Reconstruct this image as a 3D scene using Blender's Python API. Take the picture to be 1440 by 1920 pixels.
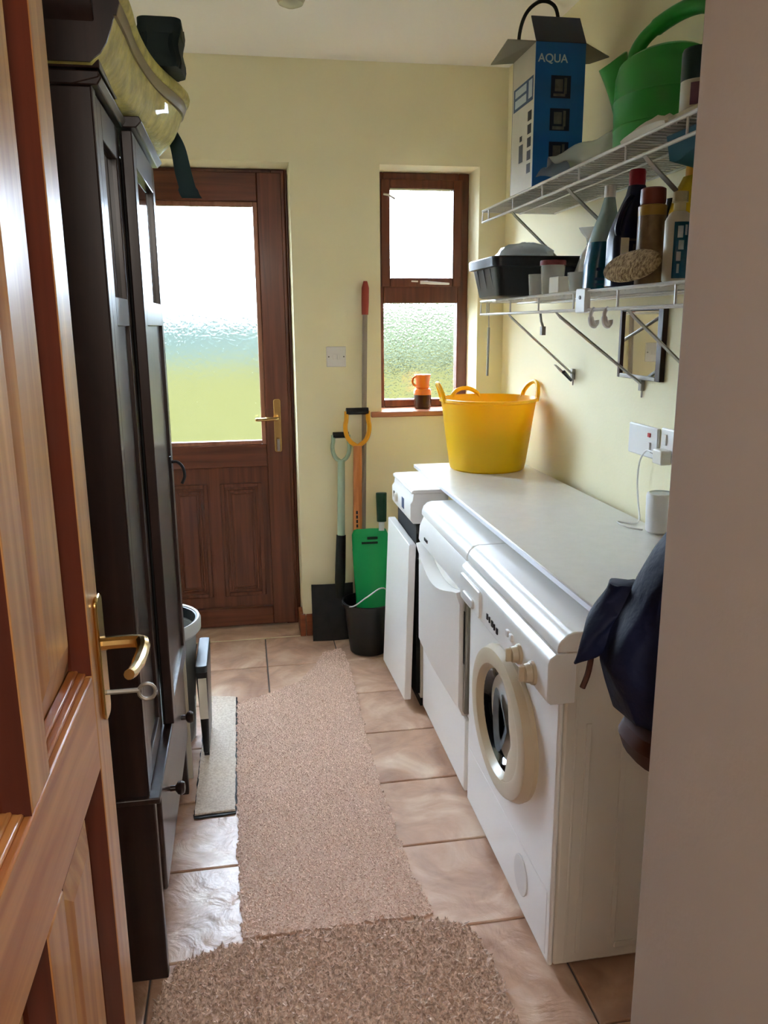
import bpy, bmesh, math, random
import numpy as np
from mathutils import Vector, Matrix
from math import sin, cos, pi, radians, sqrt
random.seed(7); rng = np.random.default_rng(7)
for o in list(bpy.data.objects): bpy.data.objects.remove(o)
SC = bpy.context.scene; COL = SC.collection

# ------------------------------------------------------------------ camera
CAM_H = 1.40; FOCAL = 1519.724; YAW = radians(9.6625); PITCH = radians(13.048); ROLL = radians(-0.4511)
_f = Vector((sin(YAW)*cos(PITCH), cos(YAW)*cos(PITCH), -sin(PITCH)))
_r = Vector((cos(YAW), -sin(YAW), 0)); _u = _r.cross(_f)
_r2 = cos(ROLL)*_r + sin(ROLL)*_u; _u2 = -sin(ROLL)*_r + cos(ROLL)*_u
cd = bpy.data.cameras.new('camera'); cam = bpy.data.objects.new('camera', cd); COL.objects.link(cam)
M3 = Matrix((_r2, _u2, -_f)).transposed(); cam.matrix_world = Matrix.Translation((0, 0, CAM_H)) @ M3.to_4x4()
cd.sensor_fit = 'VERTICAL'; cd.sensor_height = 36; cd.sensor_width = 27; cd.lens = FOCAL/1920*36
cd.clip_start = .02; cd.clip_end = 2000; SC.camera = cam

# ------------------------------------------------------------------ world, fill light, exposure
SKY = 20.0
w = bpy.data.worlds.new('overcast_sky'); SC.world = w; w.use_nodes = True
bg = w.node_tree.nodes['Background']; bg.inputs[0].default_value = (.80, .95, 1.16, 1); bg.inputs[1].default_value = SKY
SC.view_settings.view_transform = 'Standard'; SC.view_settings.look = 'None'
SC.view_settings.gamma = 1; SC.view_settings.use_curve_mapping = False
SC.view_settings.exposure = 0.86
ld = bpy.data.lights.new('hall_fill', 'POINT'); ld.shadow_soft_size = .2; ld.energy = 21; ld.color = (1, .95, .88)  # unseen fill light added behind the camera to brighten the room
lo = bpy.data.objects.new('hall_fill', ld); lo.location = (.05, -.70, 1.95); COL.objects.link(lo)
SC.cycles.use_denoising = True
SC.cycles.max_bounces = 10; SC.cycles.diffuse_bounces = 6; SC.cycles.glossy_bounces = 5
SC.cycles.transmission_bounces = 8; SC.cycles.transparent_max_bounces = 10
SC.cycles.caustics_refractive = True; SC.cycles.sample_clamp_indirect = 30

# ------------------------------------------------------------------ materials
def lin(c):
    return tuple(((v/255)/12.92 if v/255 <= .04045 else ((v/255+.055)/1.055)**2.4) for v in c)
def _new(name):
    m = bpy.data.materials.new(name); m.use_nodes = True
    nt = m.node_tree; return m, nt, nt.nodes['Principled BSDF']
def mat(name, c, rough=.5, metal=0, var=0, vscale=8, bump=0, bscale=60, spec=.5, coat=0, trans=0, ior=1.45, alpha=1, vrand=0):
    m, nt, b = _new(name); N, L = nt.nodes, nt.links
    c = lin(c); b.inputs['Base Color'].default_value = (*c, 1)
    b.inputs['Roughness'].default_value = rough; b.inputs['Metallic'].default_value = metal
    b.inputs['Specular IOR Level'].default_value = spec; b.inputs['Coat Weight'].default_value = coat
    b.inputs['Transmission Weight'].default_value = trans; b.inputs['IOR'].default_value = ior; b.inputs['Alpha'].default_value = alpha
    if var or bump:
        tc = N.new('ShaderNodeTexCoord')
    if var:
        nz = N.new('ShaderNodeTexNoise'); nz.inputs['Scale'].default_value = vscale; nz.inputs['Detail'].default_value = 5
        L.new(tc.outputs['Object'], nz.inputs['Vector'])
        mx = N.new('ShaderNodeMix'); mx.data_type = 'RGBA'
        mx.inputs['A'].default_value = (*[v*(1-var) for v in c], 1); mx.inputs['B'].default_value = (*[min(1, v*(1+var)) for v in c], 1)
        mr = N.new('ShaderNodeMapRange'); mr.inputs[1].default_value = .3; mr.inputs[2].default_value = .7
        L.new(nz.outputs['Fac'], mr.inputs[0]); L.new(mr.outputs[0], mx.inputs['Factor']); L.new(mx.outputs['Result'], b.inputs['Base Color'])
    if bump:
        n2 = N.new('ShaderNodeTexNoise'); n2.inputs['Scale'].default_value = bscale; n2.inputs['Detail'].default_value = 4
        L.new(tc.outputs['Object'], n2.inputs['Vector'])
        bp = N.new('ShaderNodeBump'); bp.inputs['Strength'].default_value = bump; bp.inputs['Distance'].default_value = .01
        L.new(n2.outputs['Fac'], bp.inputs['Height']); L.new(bp.outputs[0], b.inputs['Normal'])
    return m
def wood(name, c1, c2, axis=2, scale=14, rough=.4, coat=0, contrast=1, bump=.05, knots=0):
    m, nt, b = _new(name); N, L = nt.nodes, nt.links
    tc = N.new('ShaderNodeTexCoord'); mp = N.new('ShaderNodeMapping')
    s = [scale]*3; s[axis] = scale*.045; mp.inputs['Scale'].default_value = s
    oi = N.new('ShaderNodeObjectInfo'); va = N.new('ShaderNodeVectorMath'); va.operation = 'ADD'
    mul = N.new('ShaderNodeMath'); mul.operation = 'MULTIPLY'; mul.inputs[1].default_value = 7.3
    L.new(oi.outputs['Random'], mul.inputs[0]); L.new(tc.outputs['Object'], va.inputs[0]); L.new(mul.outputs[0], va.inputs[1])
    L.new(va.outputs[0], mp.inputs['Vector'])
    nz = N.new('ShaderNodeTexNoise'); nz.inputs['Scale'].default_value = 1.5; nz.inputs['Detail'].default_value = 8; nz.inputs['Distortion'].default_value = .6
    L.new(mp.outputs[0], nz.inputs['Vector'])
    cr = N.new('ShaderNodeValToRGB'); cr.color_ramp.elements[0].position = .5-.18/contrast; cr.color_ramp.elements[1].position = .5+.18/contrast
    cr.color_ramp.elements[0].color = (*lin(c1), 1); cr.color_ramp.elements[1].color = (*lin(c2), 1)
    L.new(nz.outputs['Fac'], cr.inputs[0]); out = cr.outputs[0]
    if knots:
        vo = N.new('ShaderNodeTexVoronoi'); vo.inputs['Scale'].default_value = 3.2
        m2 = N.new('ShaderNodeMapping'); s2 = [1.6]*3; s2[axis] = .9; m2.inputs['Scale'].default_value = s2
        L.new(va.outputs[0], m2.inputs['Vector']); L.new(m2.outputs[0], vo.inputs['Vector'])
        mr = N.new('ShaderNodeMapRange'); mr.inputs[1].default_value = .05; mr.inputs[2].default_value = .1; mr.inputs[3].default_value = .85; mr.inputs[4].default_value = 0
        L.new(vo.outputs['Distance'], mr.inputs[0])
        mx = N.new('ShaderNodeMix'); mx.data_type = 'RGBA'; mx.inputs['B'].default_value = (*lin((74, 34, 18)), 1)
        L.new(out, mx.inputs['A']); L.new(mr.outputs[0], mx.inputs['Factor']); out = mx.outputs['Result']
    L.new(out, b.inputs['Base Color']); b.inputs['Roughness'].default_value = rough
    b.inputs['Coat Weight'].default_value = coat; b.inputs['Coat Roughness'].default_value = .15
    bp = N.new('ShaderNodeBump'); bp.inputs['Strength'].default_value = bump; bp.inputs['Distance'].default_value = .004
    L.new(nz.outputs['Fac'], bp.inputs['Height']); L.new(bp.outputs[0], b.inputs['Normal'])
    return m
def clear(name, tint=(1, 1, 1), gloss=.06, rough=.03):
    m, nt, b = _new(name); N, L = nt.nodes, nt.links; N.remove(b)
    t = N.new('ShaderNodeBsdfTransparent'); t.inputs[0].default_value = (*tint, 1)
    g = N.new('ShaderNodeBsdfGlossy'); g.inputs['Roughness'].default_value = rough
    mx = N.new('ShaderNodeMixShader'); fr = N.new('ShaderNodeFresnel'); fr.inputs[0].default_value = 1.4
    mt = N.new('ShaderNodeMath'); mt.operation = 'ADD'; mt.inputs[1].default_value = gloss-.04; mt.use_clamp = True
    L.new(fr.outputs[0], mt.inputs[0]); L.new(mt.outputs[0], mx.inputs[0]); L.new(t.outputs[0], mx.inputs[1]); L.new(g.outputs[0], mx.inputs[2])
    L.new(mx.outputs[0], N['Material Output'].inputs[0]); return m
def obscured(name, rough=.3, clearness=.3, scale=90, strength=.5, tint=(.95, .97, .97), ior=1.12):
    m, nt, b = _new(name); N, L = nt.nodes, nt.links; N.remove(b)
    t = N.new('ShaderNodeBsdfTransparent'); t.inputs[0].default_value = (*tint, 1)
    r = N.new('ShaderNodeBsdfRefraction'); r.inputs['Roughness'].default_value = rough; r.inputs['IOR'].default_value = ior; r.inputs[0].default_value = (*tint, 1)
    tc = N.new('ShaderNodeTexCoord'); vo = N.new('ShaderNodeTexVoronoi'); vo.inputs['Scale'].default_value = scale
    L.new(tc.outputs['Object'], vo.inputs['Vector'])
    bp = N.new('ShaderNodeBump'); bp.inputs['Strength'].default_value = strength; bp.inputs['Distance'].default_value = .01
    L.new(vo.outputs['Distance'], bp.inputs['Height']); L.new(bp.outputs[0], r.inputs['Normal'])
    mx = N.new('ShaderNodeMixShader'); mx.inputs[0].default_value = 1-clearness
    L.new(t.outputs[0], mx.inputs[1]); L.new(r.outputs[0], mx.inputs[2])
    g = N.new('ShaderNodeBsdfGlossy'); g.inputs['Roughness'].default_value = .15
    m2 = N.new('ShaderNodeMixShader'); m2.inputs[0].default_value = .04
    L.new(mx.outputs[0], m2.inputs[1]); L.new(g.outputs[0], m2.inputs[2]); L.new(m2.outputs[0], N['Material Output'].inputs[0]); return m
def translucent(name, c, tc_, amt=.5, rough=.4):
    m, nt, b = _new(name); N, L = nt.nodes, nt.links
    b.inputs['Base Color'].default_value = (*lin(c), 1); b.inputs['Roughness'].default_value = rough
    t = N.new('ShaderNodeBsdfTranslucent'); t.inputs[0].default_value = (*lin(tc_), 1)
    mx = N.new('ShaderNodeMixShader'); mx.inputs[0].default_value = amt
    L.new(b.outputs[0], mx.inputs[1]); L.new(t.outputs[0], mx.inputs[2]); L.new(mx.outputs[0], N['Material Output'].inputs[0]); return m
def film(name, c, opac=.35, rough=.25, bump=.6, bscale=14):
    m, nt, b = _new(name); N, L = nt.nodes, nt.links
    b.inputs['Base Color'].default_value = (*lin(c), 1); b.inputs['Roughness'].default_value = rough
    t = N.new('ShaderNodeBsdfTransparent'); mx = N.new('ShaderNodeMixShader'); mx.inputs[0].default_value = opac
    L.new(t.outputs[0], mx.inputs[1]); L.new(b.outputs[0], mx.inputs[2]); L.new(mx.outputs[0], N['Material Output'].inputs[0])
    return m
def tile_mat():
    m, nt, b = _new('riven_tile'); N, L = nt.nodes, nt.links
    tc = N.new('ShaderNodeTexCoord'); oi = N.new('ShaderNodeObjectInfo')
    mul = N.new('ShaderNodeMath'); mul.operation = 'MULTIPLY'; mul.inputs[1].default_value = 9
    va = N.new('ShaderNodeVectorMath'); va.operation = 'ADD'
    L.new(oi.outputs['Random'], mul.inputs[0]); L.new(tc.outputs['Object'], va.inputs[0]); L.new(mul.outputs[0], va.inputs[1])
    nz = N.new('ShaderNodeTexNoise'); nz.inputs['Scale'].default_value = 5; nz.inputs['Detail'].default_value = 6; nz.inputs['Distortion'].default_value = 1.2
    L.new(va.outputs[0], nz.inputs['Vector'])
    cr = N.new('ShaderNodeValToRGB'); e = cr.color_ramp.elements
    e[0].position = .3; e[0].color = (*lin((176, 138, 114)), 1); e[1].position = .72; e[1].color = (*lin((236, 210, 186)), 1)
    k = e.new(.5); k.color = (*lin((208, 168, 142)), 1)
    L.new(nz.outputs['Fac'], cr.inputs[0]); L.new(cr.outputs[0], b.inputs['Base Color'])
    b.inputs['Roughness'].default_value = .36; b.inputs['Specular IOR Level'].default_value = .6
    n2 = N.new('ShaderNodeTexNoise'); n2.inputs['Scale'].default_value = 9; n2.inputs['Detail'].default_value = 7; n2.inputs['Distortion'].default_value = 1.5
    L.new(va.outputs[0], n2.inputs['Vector'])
    bp = N.new('ShaderNodeBump'); bp.inputs['Strength'].default_value = .35; bp.inputs['Distance'].default_value = .02
    L.new(n2.outputs['Fac'], bp.inputs['Height']); L.new(bp.outputs[0], b.inputs['Normal'])
    return m
def speckle(name, c1, c2, scale=90, rough=.9, bump=0, spec=.2):
    m, nt, b = _new(name); N, L = nt.nodes, nt.links
    tc = N.new('ShaderNodeTexCoord'); nz = N.new('ShaderNodeTexNoise'); nz.inputs['Scale'].default_value = scale; nz.inputs['Detail'].default_value = 3
    L.new(tc.outputs['Object'], nz.inputs['Vector'])
    cr = N.new('ShaderNodeValToRGB'); cr.color_ramp.elements[0].position = .36; cr.color_ramp.elements[1].position = .64
    cr.color_ramp.elements[0].color = (*lin(c1), 1); cr.color_ramp.elements[1].color = (*lin(c2), 1)
    L.new(nz.outputs['Fac'], cr.inputs[0]); L.new(cr.outputs[0], b.inputs['Base Color']); b.inputs['Roughness'].default_value = rough
    b.inputs['Specular IOR Level'].default_value = spec
    if bump:
        bp = N.new('ShaderNodeBump'); bp.inputs['Strength'].default_value = bump; bp.inputs['Distance'].default_value = .01
        L.new(nz.outputs['Fac'], bp.inputs['Height']); L.new(bp.outputs[0], b.inputs['Normal'])
    return m

MAT = dict(
 wall=mat('cream_wall_paint', (244, 236, 202), .8, var=.03, vscale=3, bump=.05, bscale=120, spec=.25),
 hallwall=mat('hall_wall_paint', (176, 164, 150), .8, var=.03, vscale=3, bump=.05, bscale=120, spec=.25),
 ceil=mat('ceiling_paint', (248, 243, 238), .9, spec=.2),
 grout=mat('floor_grout', (104, 98, 98), .9),
 tile=tile_mat(),
 brown=wood('foil_brown_door', (84, 42, 24), (116, 62, 38), 2, 30, .38, .1),
 bead=wood('glazing_bead_foil', (132, 84, 62), (162, 110, 86), 2, 30, .4), brownh=wood('foil_brown_door_cross', (84, 42, 24), (116, 62, 38), 0, 30, .38, .1),
 skirt=wood('stained_skirting', (120, 58, 30), (156, 82, 46), 0, 20, .4),
 sill=wood('stained_sill', (170, 104, 70), (206, 140, 104), 0, 20, .35),
 pine=wood('varnished_pine', (180, 116, 60), (222, 168, 104), 2, 22, .32, .2, 1.1, .04, 1),
 pineh=wood('varnished_pine_cross', (178, 108, 56), (218, 156, 94), 1, 22, .34, .15, 1.1, .04, 0),
 pineshade=wood('pine_moulding_shade_tint', (76, 30, 18), (106, 46, 28), 2, 22, .32, .25, 1),  # moulding faces away from the window; its shade is painted into this dark colour
 dark=wood('dark_oak', (34, 21, 19), (52, 33, 28), 2, 26, .36, .15),
 darkh=wood('dark_oak_cross', (40, 25, 22), (58, 38, 32), 1, 26, .34, .15),
 carved=mat('carved_oak_sheen_tint', (206, 196, 112), .6, var=.22, vscale=34, bump=.8, bscale=42, coat=.2), band=mat('taupe_cornice_band', (150, 134, 98), .4),  # pale yellow paints in the light reflected off the dark oak cornice
 darkglass=mat('dark_cabinet_glass', (14, 18, 26), .06, spec=.6),
 white=mat('white_enamel', (244, 242, 239), .28, spec=.5),
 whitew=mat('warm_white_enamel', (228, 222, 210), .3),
 whiteplastic=mat('white_plastic', (228, 226, 224), .4),
 cream=mat('cream_plastic', (208, 192, 164), .32),
 top=mat('pale_laminate', (224, 222, 217), .3, var=.03, vscale=30),
 topedge=mat('laminate_edge', (232, 232, 240), .35),
 wire=mat('white_coated_wire', (214, 211, 204), .35),
 bracket=mat('grey_bracket_metal', (150, 146, 138), .4, metal=.3),
 brass=mat('polished_brass', (206, 172, 110), .22, metal=1),
 chrome=mat('chrome', (200, 200, 200), .2, metal=1),
 steel=mat('worn_steel', (44, 44, 46), .5, metal=.6, var=.2, vscale=20),
 black=mat('black_plastic', (22, 23, 27), .35),
 blacksoft=mat('black_rubber', (18, 18, 20), .6),
 void=mat('dark_interior', (14, 13, 13), .8),
 yellow=translucent('yellow_tub_plastic', (255, 214, 16), (255, 196, 24), .32, .4),
 linen=mat('dark_laundry', (150, 146, 110), .9, var=.3, vscale=9),
 green=mat('green_plastic', (10, 168, 92), .4),
 greendark=mat('dark_green_plastic', (12, 60, 40), .45),
 cangreen=mat('watering_can_green', (58, 166, 76), .33),
 mint=mat('mint_painted_shaft', (168, 192, 172), .4),
 orangewood=wood('orange_ash_shaft', (190, 112, 54), (216, 140, 80), 2, 40, .4),
 yellowgrip=mat('amber_grip_plastic', (232, 164, 40), .35),
 polegrey=mat('grey_pole', (150, 138, 128), .4, metal=.2),
 redgrip=mat('red_grip', (158, 60, 48), .5),
 runner=speckle('beige_carpet', (190, 158, 138), (220, 190, 172), 220),
 runnerpile=speckle('beige_carpet_pile', (220, 186, 168), (252, 228, 212), 160),
 matpile=speckle('brown_carpet_pile', (178, 152, 136), (240, 216, 200), 120),
 palemat=speckle('pale_carpet', (220, 202, 186), (244, 230, 216), 160, bump=.3),
 navy=mat('navy_quilted_cloth', (12, 19, 48), .72, var=.45, vscale=14, spec=.3, bump=.9, bscale=16),
 brownbag=mat('brown_leather', (64, 36, 27), .6, var=.1, spec=.25),
 boxblue=mat('printed_blue_card', (14, 96, 168), .45, var=.12, vscale=5),
 boxnavy=mat('printed_navy_card', (10, 22, 52), .5),
 boxwhite=mat('printed_white_card', (206, 200, 182), .5, var=.05, vscale=9),
 boxgrey=mat('plain_card', (132, 126, 110), .8),
 print_blue=mat('blue_print', (44, 76, 118), .5), print_dark=mat('dark_print', (26, 28, 36), .5),
 print_pale=mat('pale_print', (184, 198, 204), .5), print_grey=mat('grey_print', (84, 80, 78), .5, var=.3, vscale=60),
 navyplastic=mat('navy_bottle', (14, 20, 58), .3), redcap=mat('crimson_cap', (150, 26, 48), .35),
 teal=mat('teal_liquid_bottle', (20, 92, 122), .25), tealpale=mat('pale_clear_neck', (150, 176, 176), .25),
 brownred=mat('red_brown_cap', (122, 52, 40), .4), tan=mat('aerosol_print', (122, 98, 72), .35, var=.25, vscale=45),
 gold=mat('gold_band', (168, 132, 58), .35), yel=mat('yellow_plastic', (220, 186, 30), .35), yelorange=mat('amber_cap', (212, 150, 20), .35),
 sponge=speckle('sponge_pores', (112, 88, 56), (186, 158, 112), 130, .95, .6),
 purple=mat('purple_label', (122, 84, 112), .5), bottlegreen=mat('bottle_green_plastic', (10, 44, 46), .4),
 paper=mat('white_paper', (226, 222, 208), .8), cardedge=mat('cream_card', (186, 176, 140), .8),
 film=film('clear_polythene', (236, 240, 244), .55), filmblue=film('bluish_polythene', (200, 216, 240), .75),
 glassjar=film('clear_jar_plastic', (210, 212, 208), .38, .1), putty=mat('jar_contents', (170, 160, 140), .8, var=.2, vscale=30),
 jarred=mat('red_jar_contents', (120, 52, 56), .6, var=.3, vscale=60),
 mugorange=mat('orange_glaze', (226, 120, 34), .3), mugbrown=mat('brown_glaze', (62, 34, 22), .25),
 greytub=mat('grey_plastic', (150, 152, 152), .4), palegrey=mat('pale_grey_rim', (196, 202, 204), .35), darkgrey=mat('charcoal_plastic', (52, 58, 62), .4),
 red=mat('red_indicator', (190, 30, 40), .4), smoke=mat('smoked_door_glass', (16, 18, 22), .06, spec=.6),
 drum=mat('laundry_in_drum', (96, 100, 104), .8, var=.5, vscale=14),
 mirror=mat('mirror_silver', (225, 225, 222), .02, metal=1), frameblack=wood('dark_frame', (38, 20, 18), (54, 30, 26), 2, 30, .3),
 frost=obscured('hammered_obscure_glass', .20, .0, 70, .05, ior=1.34), frost2=obscured('stippled_obscure_glass', .08, .15, 110, .16, ior=1.25),
 pane=clear('clear_pane'), lampglass=film('pale_lamp_glass', (214, 214, 180), .6, .15),
 tarp=mat('dark_green_canvas', (24, 40, 40), .7, var=.2, vscale=14), strap=mat('teal_webbing', (22, 52, 62), .7),
 lawn=speckle('mown_lawn', (44, 42, 22), (50, 47, 26), 3, .95, spec=0), hedge=speckle('hedge_leaves', (46, 50, 38), (66, 68, 52), 3.2, .9, spec=0),  # lawn and hedge tones set darker than real grass to avoid burning out
 hill=speckle('far_hill', (36, 41, 36), (40, 45, 40), .05, .95, spec=0), render=mat('outside_render', (190, 186, 176), .9),
 greyfilm=mat('grey_liner', (150, 148, 138), .5, var=.1, vscale=12), tealcloth=mat('teal_cloth', (14, 78, 96), .8),
)

# ------------------------------------------------------------------ mesh helpers
class MB:
    def __init__(s): s.v = []; s.f = []
    def add(s, vs, fs):
        o = len(s.v); s.v += [tuple(map(float, p)) for p in vs]; s.f += [tuple(i+o for i in q) for q in fs]; return s
    def box(s, x0, x1, y0, y1, z0, z1):
        v = [(x0,y0,z0),(x1,y0,z0),(x1,y1,z0),(x0,y1,z0),(x0,y0,z1),(x1,y0,z1),(x1,y1,z1),(x0,y1,z1)]
        return s.add(v, [(0,3,2,1),(4,5,6,7),(0,1,5,4),(1,2,6,5),(2,3,7,6),(3,0,4,7)])
    def hexa(s, p):   # 8 points: bottom ring 4, top ring 4
        return s.add(p, [(0,3,2,1),(4,5,6,7),(0,1,5,4),(1,2,6,5),(2,3,7,6),(3,0,4,7)])
    def loft(s, rings, cap0=True, cap1=True, closed=True):
        n = len(rings[0]); o = len(s.v)
        for r in rings: s.v += [tuple(map(float, p)) for p in r]
        for i in range(len(rings)-1):
            for j in range(n if closed else n-1):
                a = o+i*n+j; b = o+i*n+(j+1) % n; s.f.append((a, b, b+n, a+n))
        if cap0: s.f.append(tuple(o+j for j in reversed(range(n))))
        if cap1: s.f.append(tuple(o+(len(rings)-1)*n+j for j in range(n)))
        return s
    def lathe(s, prof, c, n=32, sx=1, sy=1, cap0=True, cap1=True, axis='z'):
        R = []
        for r, z in prof:
            ring = []
            for k in range(n):
                a = 2*pi*k/n; x, y = r*cos(a)*sx, r*sin(a)*sy
                if axis == 'z': ring.append((c[0]+x, c[1]+y, c[2]+z))
                elif axis == 'x': ring.append((c[0]+z, c[1]+x, c[2]+y))
                else: ring.append((c[0]+y, c[1]+z, c[2]+x))
            R.append(ring)
        return s.loft(R, cap0, cap1)
    def tube(s, pts, r, n=8, caps=True):
        P = [Vector(p) for p in pts]; R = r if isinstance(r, (list, tuple)) else [r]*len(P)
        rings = []; ref = None
        for i, p in enumerate(P):
            t = (P[min(i+1, len(P)-1)]-P[max(i-1, 0)]).normalized()
            if ref is None: ref = Vector((0,0,1)) if abs(t.z) < .9 else Vector((1,0,0))
            a = t.cross(ref)
            if a.length < 1e-4: a = t.cross(Vector((0, 1, 0)))
            a.normalize(); b = a.cross(t).normalized(); ref = b
            rings.append([p+R[i]*(cos(2*pi*k/n)*a+sin(2*pi*k/n)*b) for k in range(n)])
        return s.loft(rings, caps, caps)
    def extr(s, poly, axis, a, b):   # poly 2d in the other two axes (in order), extruded along axis
        def P(u, v, t): return {0: (t, u, v), 1: (u, t, v), 2: (u, v, t)}[axis]
        return s.loft([[P(u, v, a) for u, v in poly], [P(u, v, b) for u, v in poly]])
def smoothline(pts, k=6):
    P = [Vector(p) for p in pts]; out = []
    for i in range(len(P)-1):
        p0, p1, p2, p3 = P[max(i-1, 0)], P[i], P[i+1], P[min(i+2, len(P)-1)]
        for j in range(k):
            t = j/k; out.append(.5*((2*p1)+(-p0+p2)*t+(2*p0-5*p1+4*p2-p3)*t*t+(-p0+3*p1-3*p2+p3)*t**3))
    out.append(P[-1]); return out
def base(o):
    l = Vector((0, 0, 0))
    while o is not None: l += o.location; o = o.parent
    return l
def ob(name, m, material, parent=None, bevel=0, seg=2, smooth=True, angle=35, kind=None, label=None, origin=None, fixn=True, solid=0):
    off = base(parent)
    loc = Vector((0, 0, 0))
    if parent is None and origin is not None: loc = Vector(origin); off = loc
    me = bpy.data.meshes.new(name)
    me.from_pydata([(x-off.x, y-off.y, z-off.z) for x, y, z in m.v], [], m.f)
    if fixn:
        bm = bmesh.new(); bm.from_mesh(me); bmesh.ops.recalc_face_normals(bm, faces=bm.faces); bm.to_mesh(me); bm.free()
    if smooth:
        me.polygons.foreach_set('use_smooth', [True]*len(me.polygons)); me.set_sharp_from_angle(angle=radians(angle))
    me.materials.append(MAT[material] if isinstance(material, str) else material)
    o = bpy.data.objects.new(name, me); COL.objects.link(o); o.location = loc
    if parent is not None: o.parent = parent
    if solid:
        md = o.modifiers.new('solid', 'SOLIDIFY'); md.thickness = solid; md.offset = 0
    if bevel:
        md = o.modifiers.new('bevel', 'BEVEL'); md.width = bevel; md.segments = seg; md.limit_method = 'ANGLE'; md.angle_limit = radians(40)
    if kind: o['kind'] = kind
    if label: o['label'] = label
    return o
def thing(name, label, cat, loc, group=None, kind=None):
    o = bpy.data.objects.new(name, None); COL.objects.link(o); o.location = loc; o.empty_display_size = .05
    o['label'] = label
    if cat: o['category'] = cat
    if group: o['group'] = group
    if kind: o['kind'] = kind
    return o
def struct(name, m, material, label=None, **k):
    o = ob(name, m, material, None, kind='structure', **k)
    if label: o['label'] = label
    return o
def rbox(x0, x1, y0, y1, z0, z1): return MB().box(x0, x1, y0, y1, z0, z1)
def rrect(cx, cy, hx, hy, r, n=5):
    out = []
    for qx, qy, a0 in ((1, 1, 0), (-1, 1, 90), (-1, -1, 180), (1, -1, 270)):
        for k in range(n+1):
            a = radians(a0+90*k/n); out.append((cx+qx*(hx-r)+r*cos(a), cy+qy*(hy-r)+r*sin(a)))
    return out

# ------------------------------------------------------------------ setting
XL, XR, YB, H = -.86, 1.143, 3.54, 2.43
DX0, DX1, DZ1 = -.71, .222, 2.044
WX0, WX1, WZ0, WZ1 = .595, 1.025, 1.0, 2.044
YF = 3.705   # plane of door and window frames
b = MB()
xs = [XL-.3, DX0, DX1, WX0, WX1, XR+.3]; zs = [-.12, 0, WZ0, WZ1, H+.05]
for i in range(5):
    for j in range(4):
        x0, x1, z0, z1 = xs[i], xs[i+1], zs[j], zs[j+1]
        if i == 1 and j in (1, 2): continue
        if i == 3 and j == 2: continue
        b.box(x0, x1, YB, YB+.30, z0, z1)
struct('wall_back', b, 'wall', smooth=False, fixn=False)
struct('wall_right', rbox(XR, XR+.12, .8, YB, -.12, H+.05), 'wall', smooth=False)
struct('wall_left', rbox(XL-.12, XL, .42, YB, -.12, H+.05), 'wall', smooth=False)
struct('wall_entry', rbox(.45, XR+.12, -1.0, .80, -.12, H+.05), 'hallwall', smooth=False, bevel=.004)
bw = MB().box(XL-.12, -.245, .28, .42, -.12, H+.05)
bw.box(-.245, .45, .28, .42, 2.02, H+.05)
struct('wall_doorway', bw, 'hallwall', smooth=False)
struct('wall_hall_left', rbox(XL-.12, XL, -1.0, .28, -.12, H+.05), 'hallwall', smooth=False)
struct('wall_hall_end', rbox(XL-.12, .45, -1.12, -1.0, -.12, H+.05), 'hallwall', smooth=False)
struct('ceiling', rbox(XL-.3, XR+.3, -1.12, YB+.3, H, H+.1), 'ceil', smooth=False)
fl = struct('floor', rbox(XL-.1, XR+.1, -1.1, YB+.2, -.06, -.006), 'grout', 'brown grout bed with riven stone-effect floor tiles', smooth=False)
# floor tiles: one object each, sharing mesh data between alike tiles
TX0, TY0, TW, TD, G = .045, .644, .307, .3215, .005
cache = {}
def tile_mesh(wx, wy):
    key = (round(wx, 4), round(wy, 4))
    if key not in cache:
        n = 1; m = MB(); h = .0045
        hx, hy = wx/2, wy/2; c = .003
        m.v = [(-hx,-hy,-.006),(hx,-hy,-.006),(hx,hy,-.006),(-hx,hy,-.006),(-hx,-hy,-.002),(hx,-hy,-.002),(hx,hy,-.002),(-hx,hy,-.002),
               (-hx+c,-hy+c,0),(hx-c,-hy+c,0),(hx-c,hy-c,0),(-hx+c,hy-c,0)]
        m.f = [(0,1,5,4),(1,2,6,5),(2,3,7,6),(3,0,4,7),(4,5,9,8),(5,6,10,9),(6,7,11,10),(7,4,8,11),(8,9,10,11)]
        me = bpy.data.meshes.new('floor_tile'); me.from_pydata(m.v, [], m.f); me.materials.append(MAT['tile']); cache[key] = me
    return cache[key]
for i in range(-3, 4):
    for j in range(-1, 10):
        x0, x1 = TX0+i*TW+G/2, TX0+(i+1)*TW-G/2; y0, y1 = TY0+j*TD+G/2, TY0+(j+1)*TD-G/2
        x0, x1 = max(x0, XL+.002), min(x1, XR-.002)
        ymax = YB+.15 if (DX0-.1 < x0 and x1 < DX1+.2) else YB-.002
        y1 = min(y1, YB-.002)
        if y1-y0 < .03 or x1-x0 < .03: continue
        if x0 > .45-.05 and y0 < .8: continue
        if x1 > .45 and y1 < .8: x1 = .448
        t = bpy.data.objects.new('floor_tile', tile_mesh(x1-x0, y1-y0)); COL.objects.link(t); t.parent = fl
        t.location = ((x0+x1)/2, (y0+y1)/2, 0)
struct('trim_1', rbox(DX0, DX1, YB+.001, YF+.02, -.03, .001), 'tile', 'tiled threshold strip under the back door', smooth=False)
struct('baseboard_back', MB().box(DX1+.012, XR-.002, YB-.016, YB-.0005, .001, .105), 'skirt', bevel=.004)
struct('baseboard_back_return', MB().box(DX1-.016, DX1+.0105, YB-.016, YB+.10, .001, .105), 'skirt', bevel=.003)
struct('baseboard_right', MB().box(XR-.016, XR-.001, .82, YB-.02, .001, .105), 'skirt', bevel=.004)
struct('baseboard_left', MB().box(XL+.001, XL+.016, .44, YB-.02, .001, .105), 'skirt', bevel=.004)

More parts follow.
